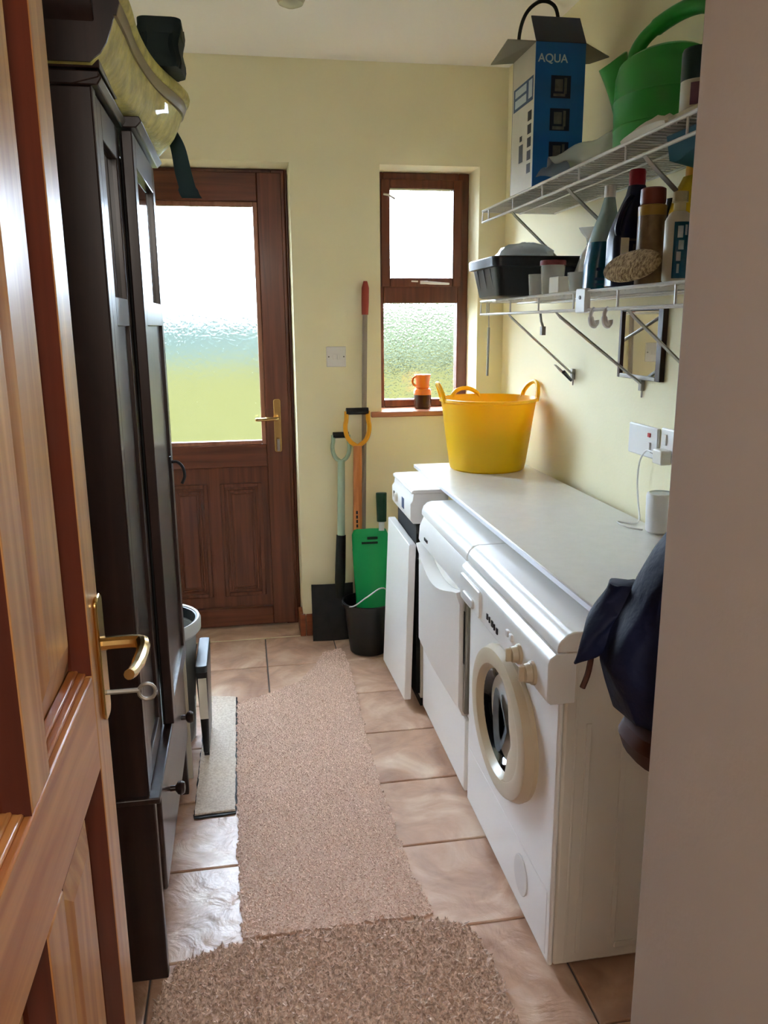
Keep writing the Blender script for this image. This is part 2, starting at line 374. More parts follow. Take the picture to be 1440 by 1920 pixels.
# ------------------------------------------------------------------ back door
d = thing('door_1', 'brown back door with large frosted pane and two lower panels', None, (-.25, YF, 0), kind='structure')
FX0, FX1 = DX0+.0003, .209
m = MB(); m.box(FX1-.055, FX1, YF, YF+.06, .002, 2.0435); m.box(FX1+.0002, DX1-.0003, YF+.012, YF+.06, .002, 2.0435); m.box(FX0, FX0+.055, YF, YF+.06, .002, 2.040); m.box(FX0+.055, FX1-.055, YF, YF+.06, 1.985, 2.0435); m.box(FX1-.075, FX1-.0552, YF+.052, YF+.06, .002, 1.985); m.box(FX0+.0552, FX0+.075, YF+.052, YF+.06, .002, 1.985); m.box(FX0+.055, FX1-.055, YF+.052, YF+.06, .0015, .03); m.box(FX0+.055, FX1-.055, YF+.052, YF+.06, 1.96, 1.985)
ob('door_frame', m, 'brown', d, .004)
LX0, LX1 = FX0+.016, FX1-.014; GX0, GX1, GZ0, GZ1 = -.585, .091, .874, 1.910
ly0, ly1 = YF-.018, YF-.0005
m = MB(); m.box(GX1, LX1, ly0, ly1, .012, 2.028); m.box(LX0, GX0, ly0, ly1, .012, 2.028); m.box(GX1, FX1-.056, YF, YF+.05, .012, 1.984); m.box(FX0+.056, GX0, YF, YF+.05, .012, 1.984); ob('stile', m, 'brown', d, .004)
m = MB(); m.box(GX0, GX1, ly0, ly1, GZ1, 2.028); m.box(GX0, GX1, ly0, YF+.05, .772, GZ0); m.box(GX0, GX1, ly0, YF+.05, .012, .100); m.box(GX0, GX1, YF, YF+.05, GZ1, 1.984); ob('rail', m, 'brownh', d, .004)
m = MB()
for (x0, x1, z0, z1) in ((GX1-.02, GX1, GZ0, GZ1), (GX0, GX0+.02, GZ0, GZ1), (GX0+.02, GX1-.02, GZ0, GZ0+.018), (GX0+.02, GX1-.02, GZ1-.02, GZ1)):
    m.box(x0, x1, ly0+.004, ly0+.03, z0, z1)
ob('glazing_bead', m, 'bead', d, .003, label='paler glazing bead')
ob('glass_pane', rbox(GX0+.001, GX1-.001, YF+.018, YF+.024, GZ0+.001, GZ1-.001), 'frost', d, label='frosted hammered glass pane')
ob('lower_panel', rbox(GX0, GX1, YF+.008, YF+.03, .100, .772), 'brown', d)
for px0, px1 in ((-.128, .062), (-.36, -.185)):
    m = MB()
    for ins, wd, y in ((0, .018, YF-.003), (.03, .012, YF+.001)):
        x0, x1, z0, z1 = px0+ins, px1-ins, .155+ins, .695-ins
        m.box(x0, x0+wd, y, YF+.0085, z0, z1); m.box(x1-wd, x1, y, YF+.0085, z0, z1)
        m.box(x0+wd, x1-wd, y, YF+.0085, z0, z0+wd); m.box(x0+wd, x1-wd, y, YF+.0085, z1-wd, z1)
    m.box(px0+.05, px1-.05, YF+.003, YF+.0085, .205, .645)
    ob('panel_moulding', m, 'brown', d, .004)
hp = ob('handle_plate', MB().extr(rrect(.143, .957, .016, .120, .010), 1, YF-.024, YF-.018), 'brass', d, .002, label='brass backplate')
ob('lever', MB().tube(smoothline([(.143, YF-.024, .993), (.143, YF-.057, .993), (.13, YF-.065, .993), (.09, YF-.066, .992), (.045, YF-.062, .990)]), [.009]*19+[.008]*5+[.006], 10), 'brass', hp)
ob('key', MB().tube([(.143, YF-.024, .885), (.143, YF-.047, .885)], .004).box(.137, .149, YF-.050, YF-.046, .845, .90), 'chrome', hp)

# ------------------------------------------------------------------ window
wn = thing('window_1', 'tall brown window with white opening light above frosted pane', None, (.81, YF, 1.0), kind='structure')
x0, x1, z0, z1 = WX0+.0003, WX1-.0003, WZ0+.0245, WZ1-.0003
m = MB(); m.box(x0, x0+.042, YF, YF+.06, z0, z1); m.box(x1-.048, x1, YF, YF+.06, z0, z1)
m.box(x0+.042, x1-.048, YF, YF+.06, z1-.045, z1); m.box(x0+.042, x1-.048, YF, YF+.06, z0, z0+.035); m.box(x0+.042, x1-.048, YF-.004, YF+.06, 1.492, 1.570)
ob('window_frame', m, 'brown', wn, .004)
sx0, sx1, sz0, sz1 = x0+.030, x1-.034, 1.562, z1-.03
m = MB(); m.box(sx0, sx0+.040, YF-.016, YF+.045, sz0, sz1); m.box(sx1-.040, sx1, YF-.016, YF+.045, sz0, sz1)
m.box(sx0+.04, sx1-.04, YF-.016, YF+.045, sz0, sz0+.038); m.box(sx0+.04, sx1-.04, YF-.016, YF+.045, sz1-.038, sz1)
sa = ob('opening_sash', m, 'brown', wn, .004)
ob('upper_pane', rbox(sx0+.041, sx1-.041, YF+.015, YF+.019, sz0+.039, sz1-.039), 'pane', wn)
ob('lower_pane', rbox(x0+.043, x1-.049, YF+.020, YF+.026, z0+.036, 1.491), 'frost2', wn, label='stippled obscure glass pane')
ob('sash_handle', MB().box(.80, .835, YF-.026, YF-.0162, 1.574, 1.588).tube([(.815, YF-.03, 1.581), (.84, YF-.036, 1.578), (.93, YF-.036, 1.574)], [.007, .007, .005], 8), 'whiteplastic', sa, .002, label='white sash handle')
ob('restrictor_stay', MB().tube([(.79, YF-.018, 1.585), (.76, YF-.02, 1.586)], .004, 6).tube([(sx0+.012, YF-.02, 1.95), (sx0+.03, YF-.035, 1.945), (sx0+.06, YF-.03, 1.93)], .005, 6), 'whiteplastic', sa)
struct('trim_2', MB().box(WX0-.048, WX1+.03, YB-.022, YF+.02, 1.0005, 1.024), 'sill', 'reddish wooden window sill', bevel=.004)

# ------------------------------------------------------------------ outside
g = MB(); g.add([(-300, YB+.35, -.12), (300, YB+.35, -.12), (300, 400, -.12), (-300, 400, -.12)], [(0, 1, 2, 3)])
struct('ground', g, 'lawn', 'bright mown lawn outside the back door', smooth=False)
def blob(c, r, n1=14, n2=9, amp=.16, seed=0):
    q = np.random.default_rng(seed); rings = []
    for i in range(n2):
        t = pi*(i+.02)/(n2-.96); ring = []
        for k in range(n1):
            a = 2*pi*k/n1; s = 1+amp*(q.random()-.5)*2
            ring.append((c[0]+r[0]*sin(t)*cos(a)*s, c[1]+r[1]*sin(t)*sin(a)*s, c[2]+r[2]*cos(t)*s))
        rings.append(ring)
    return rings
hd = MB()
for k in range(16):
    x = 2.4+k*1.55; r = (1.3, 1.4, 1.35+.18*random.random())
    hd.loft(blob((x, 29+random.random(), .95), r, 18, 12, .10, k))
    hd.loft(blob((x+.7, 28.4+random.random()*.5, .45), (1.0, 1.0, .95), 14, 9, .14, k+40))
h = ob('hedge', hd, 'hedge', None); h['label'] = 'long green hedge across the far side of the lawn'; h['category'] = 'hedge'
hl = MB()
hn = 40; ring0 = []; ring1 = []; ring2 = []
for k in range(hn+1):
    x = -260+520*k/hn; z = 8.2+.8*sin(k*.5)+.5*sin(k*1.3+1)
    ring0.append((x, 36, -.13)); ring1.append((x, 250, z)); ring2.append((x, 390, z*.4))
hl.loft([ring0, ring1, ring2], False, False, closed=False)
struct('hill', hl, 'hill', 'low hazy hill on the skyline beyond the lawn')

# ------------------------------------------------------------------ pine door (open, seen almost edge-on)
XD = -.219; DY1 = 1.150; DY0 = .425; s = 1.25
pd = thing('door_2', 'open varnished pine panelled door with brass lever handle', None, (XD, DY0, 0), kind='structure')
xf, xb = XD, XD-.042
def yy(v): return v*s
def zz(v): return CAM_H+(v-CAM_H)*s
st0 = yy(.855); mu1, mu0 = yy(.655), yy(.595); hs = DY0+.085
ob('stile', rbox(xb, xf, st0, DY1, .012, 1.98), 'pine', pd, .003)
ob('stile', rbox(xb, xf, DY0, hs, .012, 1.98), 'pine', pd, .003)
LR0, LR1 = zz(.922), zz(1.032)
for z0, z1 in ((LR0, LR1), (1.88, 1.98), (.012, .22)):
    ob('rail', rbox(xb, xf, hs+.0005, st0-.0005, z0, z1), 'pineh', pd, .003)
for z0, z1 in ((.2205, LR0-.0005), (LR1+.0005, 1.8795)):
    ob('muntin', rbox(xb, xf, mu0, mu1, z0, z1), 'pine', pd, .003)
    for y0, y1 in ((hs, mu0), (mu1, st0)):
        y0 += .0005; y1 -= .0005; d1, d2 = .013, .026
        # moulded frame, its shade painted in dark red-brown, round a raised-and-fielded pine panel
        m = MB()
        def fr(i0, i1, xa, xbk):
            a = [(y0+i0, z0+i0), (y1-i0, z0+i0), (y1-i0, z1-i0), (y0+i0, z1-i0)]; c = [(y0+i1, z0+i1), (y1-i1, z0+i1), (y1-i1, z1-i1), (y0+i1, z1-i1)]
            return a, c
        a, c = fr(0, .016, 0, 0); V = [(xf-.001, *p) for p in a]+[(xf-.022, *p) for p in c]+[(xf-.03, *p) for p in a]+[(xf-.03, *p) for p in c]
        F = []
        for k in range(4):
            n = (k+1) % 4; F += [(k, n, 4+n, 4+k), (8+k, 12+k, 12+n, 8+n), (k, 8+k, 8+n, n), (4+k, 4+n, 12+n, 12+k)]
        F = F[4:]+[]
        m.add(V, F); fm = ob('panel_moulding', m, 'pineshade', pd, smooth=False, label='panel moulding with shade painted in dark red-brown')
        ob('lower_bead', MB().box(xf-.028, xf-.0075, y0+.001, y1-.001, z0+.0003, z0+.0075).box(xf-.029, xf-.0155, y0+.008, y1-.008, z0+.0075, z0+.0145), 'pineh', pd, .003)
        m = MB(); i0, i1 = .0162, .075
        a = [(y0+i0, z0+i0), (y1-i0, z0+i0), (y1-i0, z1-i0), (y0+i0, z1-i0)]; c = [(y0+i1, z0+i1), (y1-i1, z0+i1), (y1-i1, z1-i1), (y0+i1, z1-i1)]
        V = [(xf-.027, *p) for p in a]+[(xf-.010, *p) for p in c]+[(xf-.031, *p) for p in a]
        F = [(4, 5, 6, 7), (11, 10, 9, 8)]
        for k in range(4):
            n = (k+1) % 4; F += [(k, n, 4+n, 4+k), (k, 8+k, 8+n, n)]
        m.add(V, F); ob('door_panel', m, 'pine', pd, smooth=False)
hz = zz(1.05); hy = yy(.903)
hp = ob('handle_plate', MB().extr(rrect(hy, hz-.02, .021, .092, .014), 0, xf, xf+.006), 'brass', pd, .002, label='worn brass backplate')
ob('lever', MB().tube(smoothline([(xf+.005, hy, hz), (xf+.05, hy, hz), (xf+.062, hy-.012, hz), (xf+.063, hy-.05, hz-.004), (xf+.06, hy-.10, hz-.002), (xf+.058, hy-.125, hz+.004)], 5), [.010]*12+[.009]*6+[.0075]*5+[.007]*3, 10), 'brass', hp, label='brass lever')
ob('key', MB().tube([(xf+.005, hy, hz-.075), (xf+.05, hy, hz-.075)], .0035, 6).tube([(xf+.055+.012*cos(a)+.006, hy, hz-.078+.012*sin(a)) for a in [2*pi*k/14 for k in range(15)]], .0028, 6), 'bracket', hp, label='old iron key')
ob('hinge', MB().tube([(xb-.004, DY0-.001, .25), (xb-.004, DY0-.001, .35)], .006).tube([(xb-.004, DY0-.001, 1.65), (xb-.004, DY0-.001, 1.75)], .006), 'brass', pd)

# ------------------------------------------------------------------ wardrobe
wy0, wy1, wxf, wxb = 1.574, 2.315, -.232, -.80
wd = thing('wardrobe', 'dark oak wardrobe with glazed doors, base drawer and carved cornice', 'wardrobe', ((wxf+wxb)/2, (wy0+wy1)/2, 0))
m = MB(); m.box(wxb, wxf-.002, wy0, wy0+.022, .44, 1.80); m.box(wxb, wxf-.022, wy1-.022, wy1, .44, 1.80); m.box(wxb, wxb+.012, wy0+.022, wy1-.022, .44, 1.80)
m.box(wxb, wxf-.022, wy0+.022, wy1-.022, 1.775, 1.80)
ob('case', m, 'dark', wd, .002)
m = MB(); m.box(wxf-.0018, wxf, wy0, wy0+.030, .447, 1.80); ob('corner_post', m, 'dark', wd)
m = MB(); m.box(wxb, -.222, wy0-.006, wy0+.02, .0, .435); m.box(wxb, -.222, wy1-.02, wy1+.006, 0, .435); m.box(wxb, -.234, wy0+.02, wy1-.02, .16, .435)
m.box(wxb-.004, -.210, wy0-.012, wy1+.010, .432, .446); ob('base_section', m, 'dark', wd, .003)
def wdoor(y0, y1, x, nm):
    t = ob(nm, MB().box(x-.022, x, y0, y0+.048, .452, 1.795).box(x-.022, x, y1-.048, y1, .452, 1.795).box(x-.022, x, y0+.048, y1-.048, 1.73, 1.795).box(x-.022, x, y0+.048, y1-.048, 1.40, 1.455).box(x-.022, x, y0+.048, y1-.048, .452, .50), 'dark', wd, .002)
    ob('glass_pane', rbox(x-.014, x-.010, y0+.046, y1-.046, 1.453, 1.732), 'darkglass', t)
    ob('panel', rbox(x-.015, x-.008, y0+.046, y1-.046, .498, 1.402), 'dark', t)
    return t
d1 = wdoor(wy0+.031, 1.872, wxf, 'door'); d2 = wdoor(1.876, wy1-.002, -.205, 'door')
ob('door_edge', rbox(-.231, -.2275, 1.8775, wy1-.004, .452, 1.79), 'void', d2)
ob('ring_pull', MB().box(-.205, -.200, 2.20, 2.22, 1.03, 1.06).tube(smoothline([(-.20, 2.21, 1.045), (-.185, 2.21, 1.045), (-.172, 2.213, 1.03), (-.168, 2.213, 1.005), (-.176, 2.21, .985)], 5), .004, 8), 'blacksoft', d2, label='black iron pull')
dr = ob('drawer', rbox(-.234, -.214, wy0+.035, wy1-.02, .19, .428), 'darkh', wd, .006)
for ky in (1.78, 2.14):
    ob('knob', MB().lathe([(.007, 0), (.007, .012), (.015, .018), (.017, .026), (.013, .033), (.004, .035)], (-.214, ky, .335), 16, axis='x'), 'dark', dr)
# mouldings over the doors
m = MB()
m.extr([(wxf-.03, 1.80), (wxf+.010, 1.80), (wxf+.018, 1.812), (wxf+.014, 1.820), (wxf-.03, 1.822)], 1, wy0-.008, 1.874)
m.extr([(wxb, 1.80), (wxb, 1.822), (wxf+.014, 1.822), (wxf+.014, 1.812), (wxf-.03, 1.80)], 1, wy0-.010, wy0+.02)
m.extr([(wxf-.03, 1.80), (-.195, 1.80), (-.183, 1.812), (-.188, 1.822), (wxf-.03, 1.822)], 1, 1.872, wy1+.012)
ob('top_moulding', m, 'dark', wd, .002)
# serpentine carved cornice, swept along the front
ys = np.linspace(wy0-.03, wy1+.035, 46)
def bow(y): return np.interp(y, [1.54, 1.62, 1.75, 1.9, 2.05, 2.18, 2.28, 2.36], [-.228, -.224, -.208, -.190, -.178, -.172, -.178, -.20])
def out(y): return np.interp(y, [1.54, 1.62, 1.75, 1.9, 2.0, 2.08, 2.16, 2.22, 2.28, 2.33, 2.36], [-.168, -.163, -.168, -.160, -.145, -.122, -.101, -.097, -.110, -.140, -.165])
def sm(fn, y): return sum(fn(y+k*.012) for k in range(-4, 5))/9
P_FR = [(0, 1.828), (.12, 1.834), (.30, 1.842), (.48, 1.858), (.62, 1.878), (.70, 1.892), (.74, 1.897), (.70, 1.900)]
P_BD = [(.70, 1.9002), (.80, 1.9002), (.84, 1.908), (.90, 1.918), (.88, 1.924)]
P_TP = [(.88, 1.9242), (.97, 1.926), (1.0, 1.930), (1.03, 1.938), (1.0, 1.946), (.94, 1.950)]
def sweep(prof, xin):
    rings = []
    for y in ys:
        bx, tx = sm(bow, y), sm(out, y)
        rings.append([(bx+(tx-bx)*u, y, z) for u, z in prof]+[(xin, y, prof[-1][1]), (xin, y, prof[0][1])])
    return MB().loft(rings)
ob('carved_frieze', sweep(P_FR, -.5), 'carved', wd, angle=60, label='bow-fronted carved frieze, sheen painted in as pale colour')
ob('cornice_band', sweep(P_BD, -.5), 'band', wd, angle=60)
ob('cornice_bead', sweep(P_TP, -.5), 'carved', wd, angle=60, label='top bead, sheen painted in as pale colour')
y_ = ys[0]; bx, tx = sm(bow, y_), sm(out, y_); pe = [(bx+(tx-bx)*u, z) for u, z in P_FR+P_BD+P_TP]+[(-.5, 1.950), (-.5, 1.828)]
ob('cornice_end', MB().loft([[(x, y_-.006, z) for x, z in pe], [(x, y_-.0003, z) for x, z in pe]]), 'dark', wd, label='dark end piece of the cornice')
m = MB()
side = [(wy0-.002, 1.825), (wy0-.012, 1.85), (wy0-.022, 1.885), (wy0-.028, 1.895), (wy0-.040, 1.91), (wy0-.044, 1.945), (wy0-.02, 1.9495), (wy0+.2, 1.9495), (wy0+.2, 1.825)]
m.extr([(a-.012, c) for a, c in side], 0, wxb, -.215)
ob('side_cornice', m, 'dark', wd, .002)
m = MB().box(wxb, wxf-.025, wy0, wy1, 1.80, 1.828); ob('frieze', m, 'dark', wd)

# bag on top of the wardrobe
bg_ = thing('canvas_bag', 'dark green canvas bag standing on top of the wardrobe', 'bag', (-.2, 2.13, 1.95))
rg = []
for i, z in enumerate(np.linspace(1.9515, 2.045, 9)):
    t = i/8; hx = .064-.004*t+.004*sin(9*t); hy = .06-.015*t
    rg.append([(x+.004*sin(20*z+5*k), y+.004*cos(17*z+3*k), z+(.006*sin(k*1.1) if t > .9 else 0)) for k, (x, y) in enumerate(rrect(-.150+.006*t, 2.05, hx*.72, hy, .02))])
ob('bag_body', MB().loft(rg), 'tarp', bg_)
ob('flap', MB().loft([[(x, y, z) for x, y in rrect(-.146, 2.05, .047, .05, .02)] for z in (2.02, 2.044, 2.052)]), 'tarp', bg_)
sp = smoothline([(-.20, 2.19, 1.968), (-.20, 2.30, 1.962), (-.190, 2.385, 1.952), (-.165, 2.395, 1.91), (-.145, 2.395, 1.865), (-.134, 2.39, 1.80), (-.122, 2.385, 1.75), (-.114, 2.38, 1.735)], 6)
rr = []
for i, p in enumerate(sp):
    w2 = .010+.012*min(1, i/30)+(.004 if i > 34 else 0); th = .004
    rr.append([(p.x-w2, p.y-th, p.z), (p.x+w2, p.y-th, p.z), (p.x+w2, p.y+th, p.z+.002), (p.x-w2, p.y+th, p.z+.002)])
ob('strap', MB().loft(rr), 'strap', bg_, label='teal webbing strap hanging over the cornice')

# ------------------------------------------------------------------ washing machine, dryer, dishwasher
def fascia(y0, y1, X, z0, z1, depth=.06):
    return MB().extr([(X+depth, z0), (X+.008, z0), (X+.001, z0+.006), (X, z0+.02), (X, z1-.022), (X+.005, z1-.008), (X+.016, z1), (X+depth, z1)], 1, y0, y1)
def cap(y0, y1, X, z0, z1, xb=1.11):
    return MB().extr([(xb, z0), (X, z0), (X+.001, z0+.014), (X+.007, z1-.016), (X+.020, z1-.004), (X+.034, z1), (xb, z1)], 1, y0, y1)
wm = thing('washing_machine', 'white front-loading washing machine with round cream-rimmed door', 'washing machine', (.85, 1.76, 0))
Y0, Y1, XF = 1.428, 2.092, .600
ob('casing', rbox(XF+.012, 1.11, Y0, Y1, .022, .762), 'whitew', wm, .006)
ob('front_panel', rbox(XF, XF+.0115, Y0, Y1, .022, .648), 'white', wm, .005)
ob('kick_panel', MB().box(XF-.001, XF+.003, Y0+.02, Y1-.01, .036, .196), 'white', wm, .002)
m = MB()
m.box(.66, .672, Y0-.003, Y0, .05, .60); m.box(.74, .752, Y0-.003, Y0, .06, .74); m.box(.98, 1.0, Y0-.004, Y0, .06, .74); m.box(.752, .98, Y0-.003, Y0, .05, .065); m.box(.635, .641, Y0-.0025, Y0, .03, .75)
ob('pressed_rib', m, 'whitew', wm, .0025, kind='stuff')
ob('control_panel', fascia(Y0-.002, Y1, .572, .649, .757), 'white', wm, .002)
ob('lid', cap(Y0-.003, Y1, .590, .760, .802), 'white', wm, .002)
ob('drawer', MB().extr(rrect(1.985, .697, .095, .036, .012), 0, .566, .575), 'white', wm, .003)
ob('drawer_grip', MB().extr(rrect(1.985, .684, .05, .012, .011), 0, .560, .568), 'whiteplastic', wm, .003)
m = MB()
for k, wv in enumerate((.010, .006, .012, .006, .010)): m.box(.5695, .5725, 1.84-.02*k-wv, 1.84-.02*k, .682-.002*k, .697-.002*k)
ob('printed_mark', m, 'print_dark', wm, kind='stuff')
for ky, kz, kr in ((1.595, .690, .019), (1.508, .684, .022)):
    kn = ob('knob', MB().lathe([(kr+.004, 0), (kr+.003, .006), (kr, .008), (kr*.9, .020), (.004, .021)], (.572, ky, kz), 24, axis='x').m if False else MB().lathe([(kr+.004, 0), (kr+.003, -.006), (kr, -.008), (kr*.88, -.020), (.003, -.021)], (.572, ky, kz), 24, axis='x'), 'cream', wm)
    ob('knob_grip', rbox(.540, .553, ky-.004, ky+.004, kz-kr*.8, kz+kr*.8), 'cream', kn, .002)
ob('button', MB().box(.566, .573, 1.64, 1.655, .70, .716), 'whiteplastic', wm, .002)
ob('button', MB().box(.566, .573, 1.665, 1.68, .701, .717), 'whiteplastic', wm, .002)
DC = (XF, 1.745, .452)
do = ob('porthole_ring', MB().lathe([(.150, .008), (.192, .006), (.196, -.012), (.186, -.030), (.166, -.036), (.146, -.032), (.132, -.016), (.126, .004)], DC, 56, sx=1.13, sy=.93, axis='x', cap0=False, cap1=False), 'cream', wm)
ob('porthole_glass', MB().lathe([(.150, .0), (.136, -.012), (.122, -.003), (.112, .02), (.085, .032), (.002, .036)], (XF-.004, DC[1], DC[2]), 48, sx=1.1, sy=.9, axis='x', cap0=False), 'smoke', do)
lq = []
for i in range(5):
    lq.append([(XF-.003-.007*sin(pi*i/4), DC[1]+.03+(.052-.012*abs(i-2))*cos(a)*1.1, DC[2]-.02+.022*sin(2.1*a)+(.072-.018*abs(i-2))*sin(a)) for a in [2*pi*k/26 for k in range(26)]])
ob('laundry', MB().loft(lq), 'drum', do, label='grey laundry behind the glass')
hr = []
for t in np.linspace(-1, 1, 17):
    z = .126*t; yo = 1.745-.166*sqrt(max(0, 1-(z/.1365)**2))-.004; yi = min(1.745, 1.668+.030*t*t-.020*max(0, 1-abs(t+.1)*3.2)); yi = max(yi, yo+.004)
    hr.append([(XF-.008, yi, .452+z), (XF-.024, yi-.004, .452+z), (XF-.032, (yo+yi)/2, .452+z), (XF-.031, yo, .452+z), (XF-.006, yo, .452+z)])
ob('door_grip', MB().loft(hr), 'cream', do, label='cream grip panel over the glass')
ob('filter_cover', MB().extr([(1.610+.045*cos(a), .118+.050*sin(a)) for a in [2*pi*k/28 for k in range(28)]], 0, XF-.004, XF), 'whiteplastic', wm, .002)
for fy in (Y0+.05, Y1-.05):
    for fx in (.65, 1.05): ob('foot', MB().lathe([(.02, 0), (.02, .022)], (fx, fy, 0), 12), 'blacksoft', wm)

dy = thing('tumble_dryer', 'white tumble dryer with curved door grip beside the washing machine', 'dryer', (.85, 2.4, 0))
Y0, Y1 = 2.104, 2.690
ob('casing', rbox(.612, 1.11, Y0, Y1, .022, .745), 'white', dy, .006)
ob('control_panel', MB().extr([(.66, .655), (.585, .655), (.580, .668), (.584, .715), (.600, .750), (.66, .752)], 1, Y0, Y1), 'white', dy, .003)
ob('lid', cap(Y0-.001, Y1, .590, .753, .800), 'white', dy, .003)
m = MB(); pr = []
for t in np.linspace(0, 1, 14):
    y = Y0+.028+t*(Y1-Y0-.034); bulge = .014+.010*sin(pi*t); zt = .652-.055*sin(pi*t)**1.2
    pr.append([(.611, y, .270), (.598-bulge*.4, y, .270), (.594-bulge, y, .300), (.594-bulge, y, zt-.035), (.586-bulge, y, zt-.012), (.584-bulge, y, zt), (.596-bulge*.6, y, zt+.004), (.611, y, zt)])
dd = ob('door', MB().loft(pr), 'white', dy, label='drop-front door with scooped upper edge')
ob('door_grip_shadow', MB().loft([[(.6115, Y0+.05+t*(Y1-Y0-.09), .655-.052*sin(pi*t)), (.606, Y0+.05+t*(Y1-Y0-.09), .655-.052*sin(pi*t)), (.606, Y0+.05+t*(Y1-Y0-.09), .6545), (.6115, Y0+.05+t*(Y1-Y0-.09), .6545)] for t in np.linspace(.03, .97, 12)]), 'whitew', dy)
ob('lower_panel', rbox(.597, .6118, Y0+.01, Y1, .030, .262), 'white', dy, .004)
ob('hinge_strip', rbox(.592, .611, Y0+.003, Y0+.024, .285, .650), 'bracket', dy, .002)
ob('hinge_gap', rbox(.590, .593, Y0+.008, Y0+.018, .44, .60), 'void', dy)
m = MB()
for k in range(3): m.box(.5795, .583, 2.60-.018*k-.010, 2.60-.018*k, .684, .694)
ob('printed_mark', m, 'print_dark', dy, kind='stuff')
for fy in (Y0+.05, Y1-.05):
    for fx in (.65, 1.05): ob('foot', MB().lathe([(.02, 0), (.02, .022)], (fx, fy, 0), 12), 'blacksoft', dy)

dw = thing('dishwasher', 'white dishwasher with loose front panel in the back corner', 'dishwasher', (.85, 2.93, 0))
Y0, Y1 = 2.745, 3.105
ob('casing', MB().box(.600, 1.11, Y0, Y1, .03, .70), 'whitew', dw, .004)
ob('control_panel', MB().extr([(.70, .706), (.572, .706), (.562, .722), (.562, .778), (.570, .790), (.574, .815), (.70, .815)], 1, Y0-.002, Y1), 'white', dw, .002)
ob('worktop', MB().extr([(1.11, .8155), (.566, .8155), (.566, .824), (.575, .829), (1.11, .829)], 1, Y0-.004, Y1+.003), 'white', dw, .002)
ob('recess', rbox(.585, .5995, Y0+.004, Y1-.004, .05, .704), 'void', dw)
kb = ob('knob', MB().lathe([(.018, 0), (.016, -.010), (.003, -.012)], (.562, 3.0, .752), 20, axis='x'), 'whitew', dw)
ob('display', rbox(.5605, .563, 2.86, 2.90, .735, .775), 'print_blue', dw, .001, label='dark blue display')
ob('button', rbox(.5595, .563, 3.05, 3.065, .74, .765), 'print_grey', dw, .001)
n = MB().hexa([(.538, 2.742, .03), (.564, 2.742, .03), (.554, 3.125, .03), (.524, 3.125, .03), (.557, 2.742, .630), (.583, 2.742, .630), (.574, 3.105, .650), (.546, 3.105, .650)])
ob('front_panel', n, 'white', dw, .003, label='plain white front panel standing ajar')
ob('kickboard', rbox(.60, .61, Y0, Y1, 0, .03), 'void', dw)

# worktop laid over the machines
wt = thing('worktop', 'pale laminate worktop lying along the wall over the machines', 'worktop', (.9, 2.3, .829))
wx0 = .672
n = MB().box(wx0, 1.110, 1.432, 3.20, .8295, .8435); ob('board', n, 'top', wt, .0025)
ob('edge_strip', rbox(wx0-.003, wx0-.0001, 1.432, 3.20, .8293, .8420), 'topedge', wt, .001, label='white edging strip')
for yb in (1.5, 2.0, 2.5): ob('batten', MB().box(.72, 1.09, yb, yb+.04, .8025, .8292), 'cream', wt)

# ------------------------------------------------------------------ yellow tub with laundry
CX, CY, ZT = .932, 3.045, .8437
tb = thing('flexible_tub', 'round bright yellow rubber tub with loop handles on the worktop', 'tub', (CX, CY, ZT))
prof = [(.002, 0), (.138, 0), (.145, .006), (.150, .03), (.163, .12), (.176, .22), (.183, .262), (.190, .266), (.190, .276), (.183, .277), (.178, .262), (.171, .22), (.158, .12), (.145, .034), (.138, .010), (.002, .008)]
ob('tub_wall', MB().lathe(prof, (CX, CY, ZT), 56), 'yellow', tb)
for a0 in (radians(172), radians(8), radians(105)):
    pts = []
    for t in np.linspace(-1, 1, 19):
        a = a0+t*.36; up = (1-t*t)**.6 if abs(t) < 1 else 0
        rr_ = .186+.012*up if a0 != radians(105) else .186
        pts.append((CX+rr_*cos(a), CY+rr_*sin(a), ZT+.262+.070*up*(1 if a0 != radians(105) else .55)))
    ob('loop_handle', MB().tube(pts, .0085, 8), 'yellow', tb)
hp_ = thing('laundry_heap', 'dark crumpled laundry piled inside the yellow tub', 'laundry', (CX, CY, ZT+.01))
rg = []
for r, zf in ((.133, 0), (.138, .35), (.144, .7), (.148, .95), (.142, 1.02), (.10, 1.06), (.05, 1.08), (.004, 1.09)):
    ring = []
    for k in range(44):
        a = 2*pi*k/44; f = cos(a-radians(265)); f2 = cos(2*(a-radians(265)))
        hgt = .152-.012*f2+.030*max(0, cos(a-radians(268)))**14 - .026*max(0, cos(a-radians(308)))**5 - .022*max(0, cos(a-radians(230)))**5 + .03*max(0, cos(a-radians(180)))**6+.03*max(0, cos(a))**6
        z = ZT+.012+hgt*zf+(.008*sin(5*a) if r < .11 else 0); rr_ = min(r, (.138+(z-ZT)*.118)-.004)
        ring.append((CX+rr_*cos(a), CY+rr_*sin(a), z))
    rg.append(ring)
ob('cloth', MB().loft(rg), 'linen', hp_)

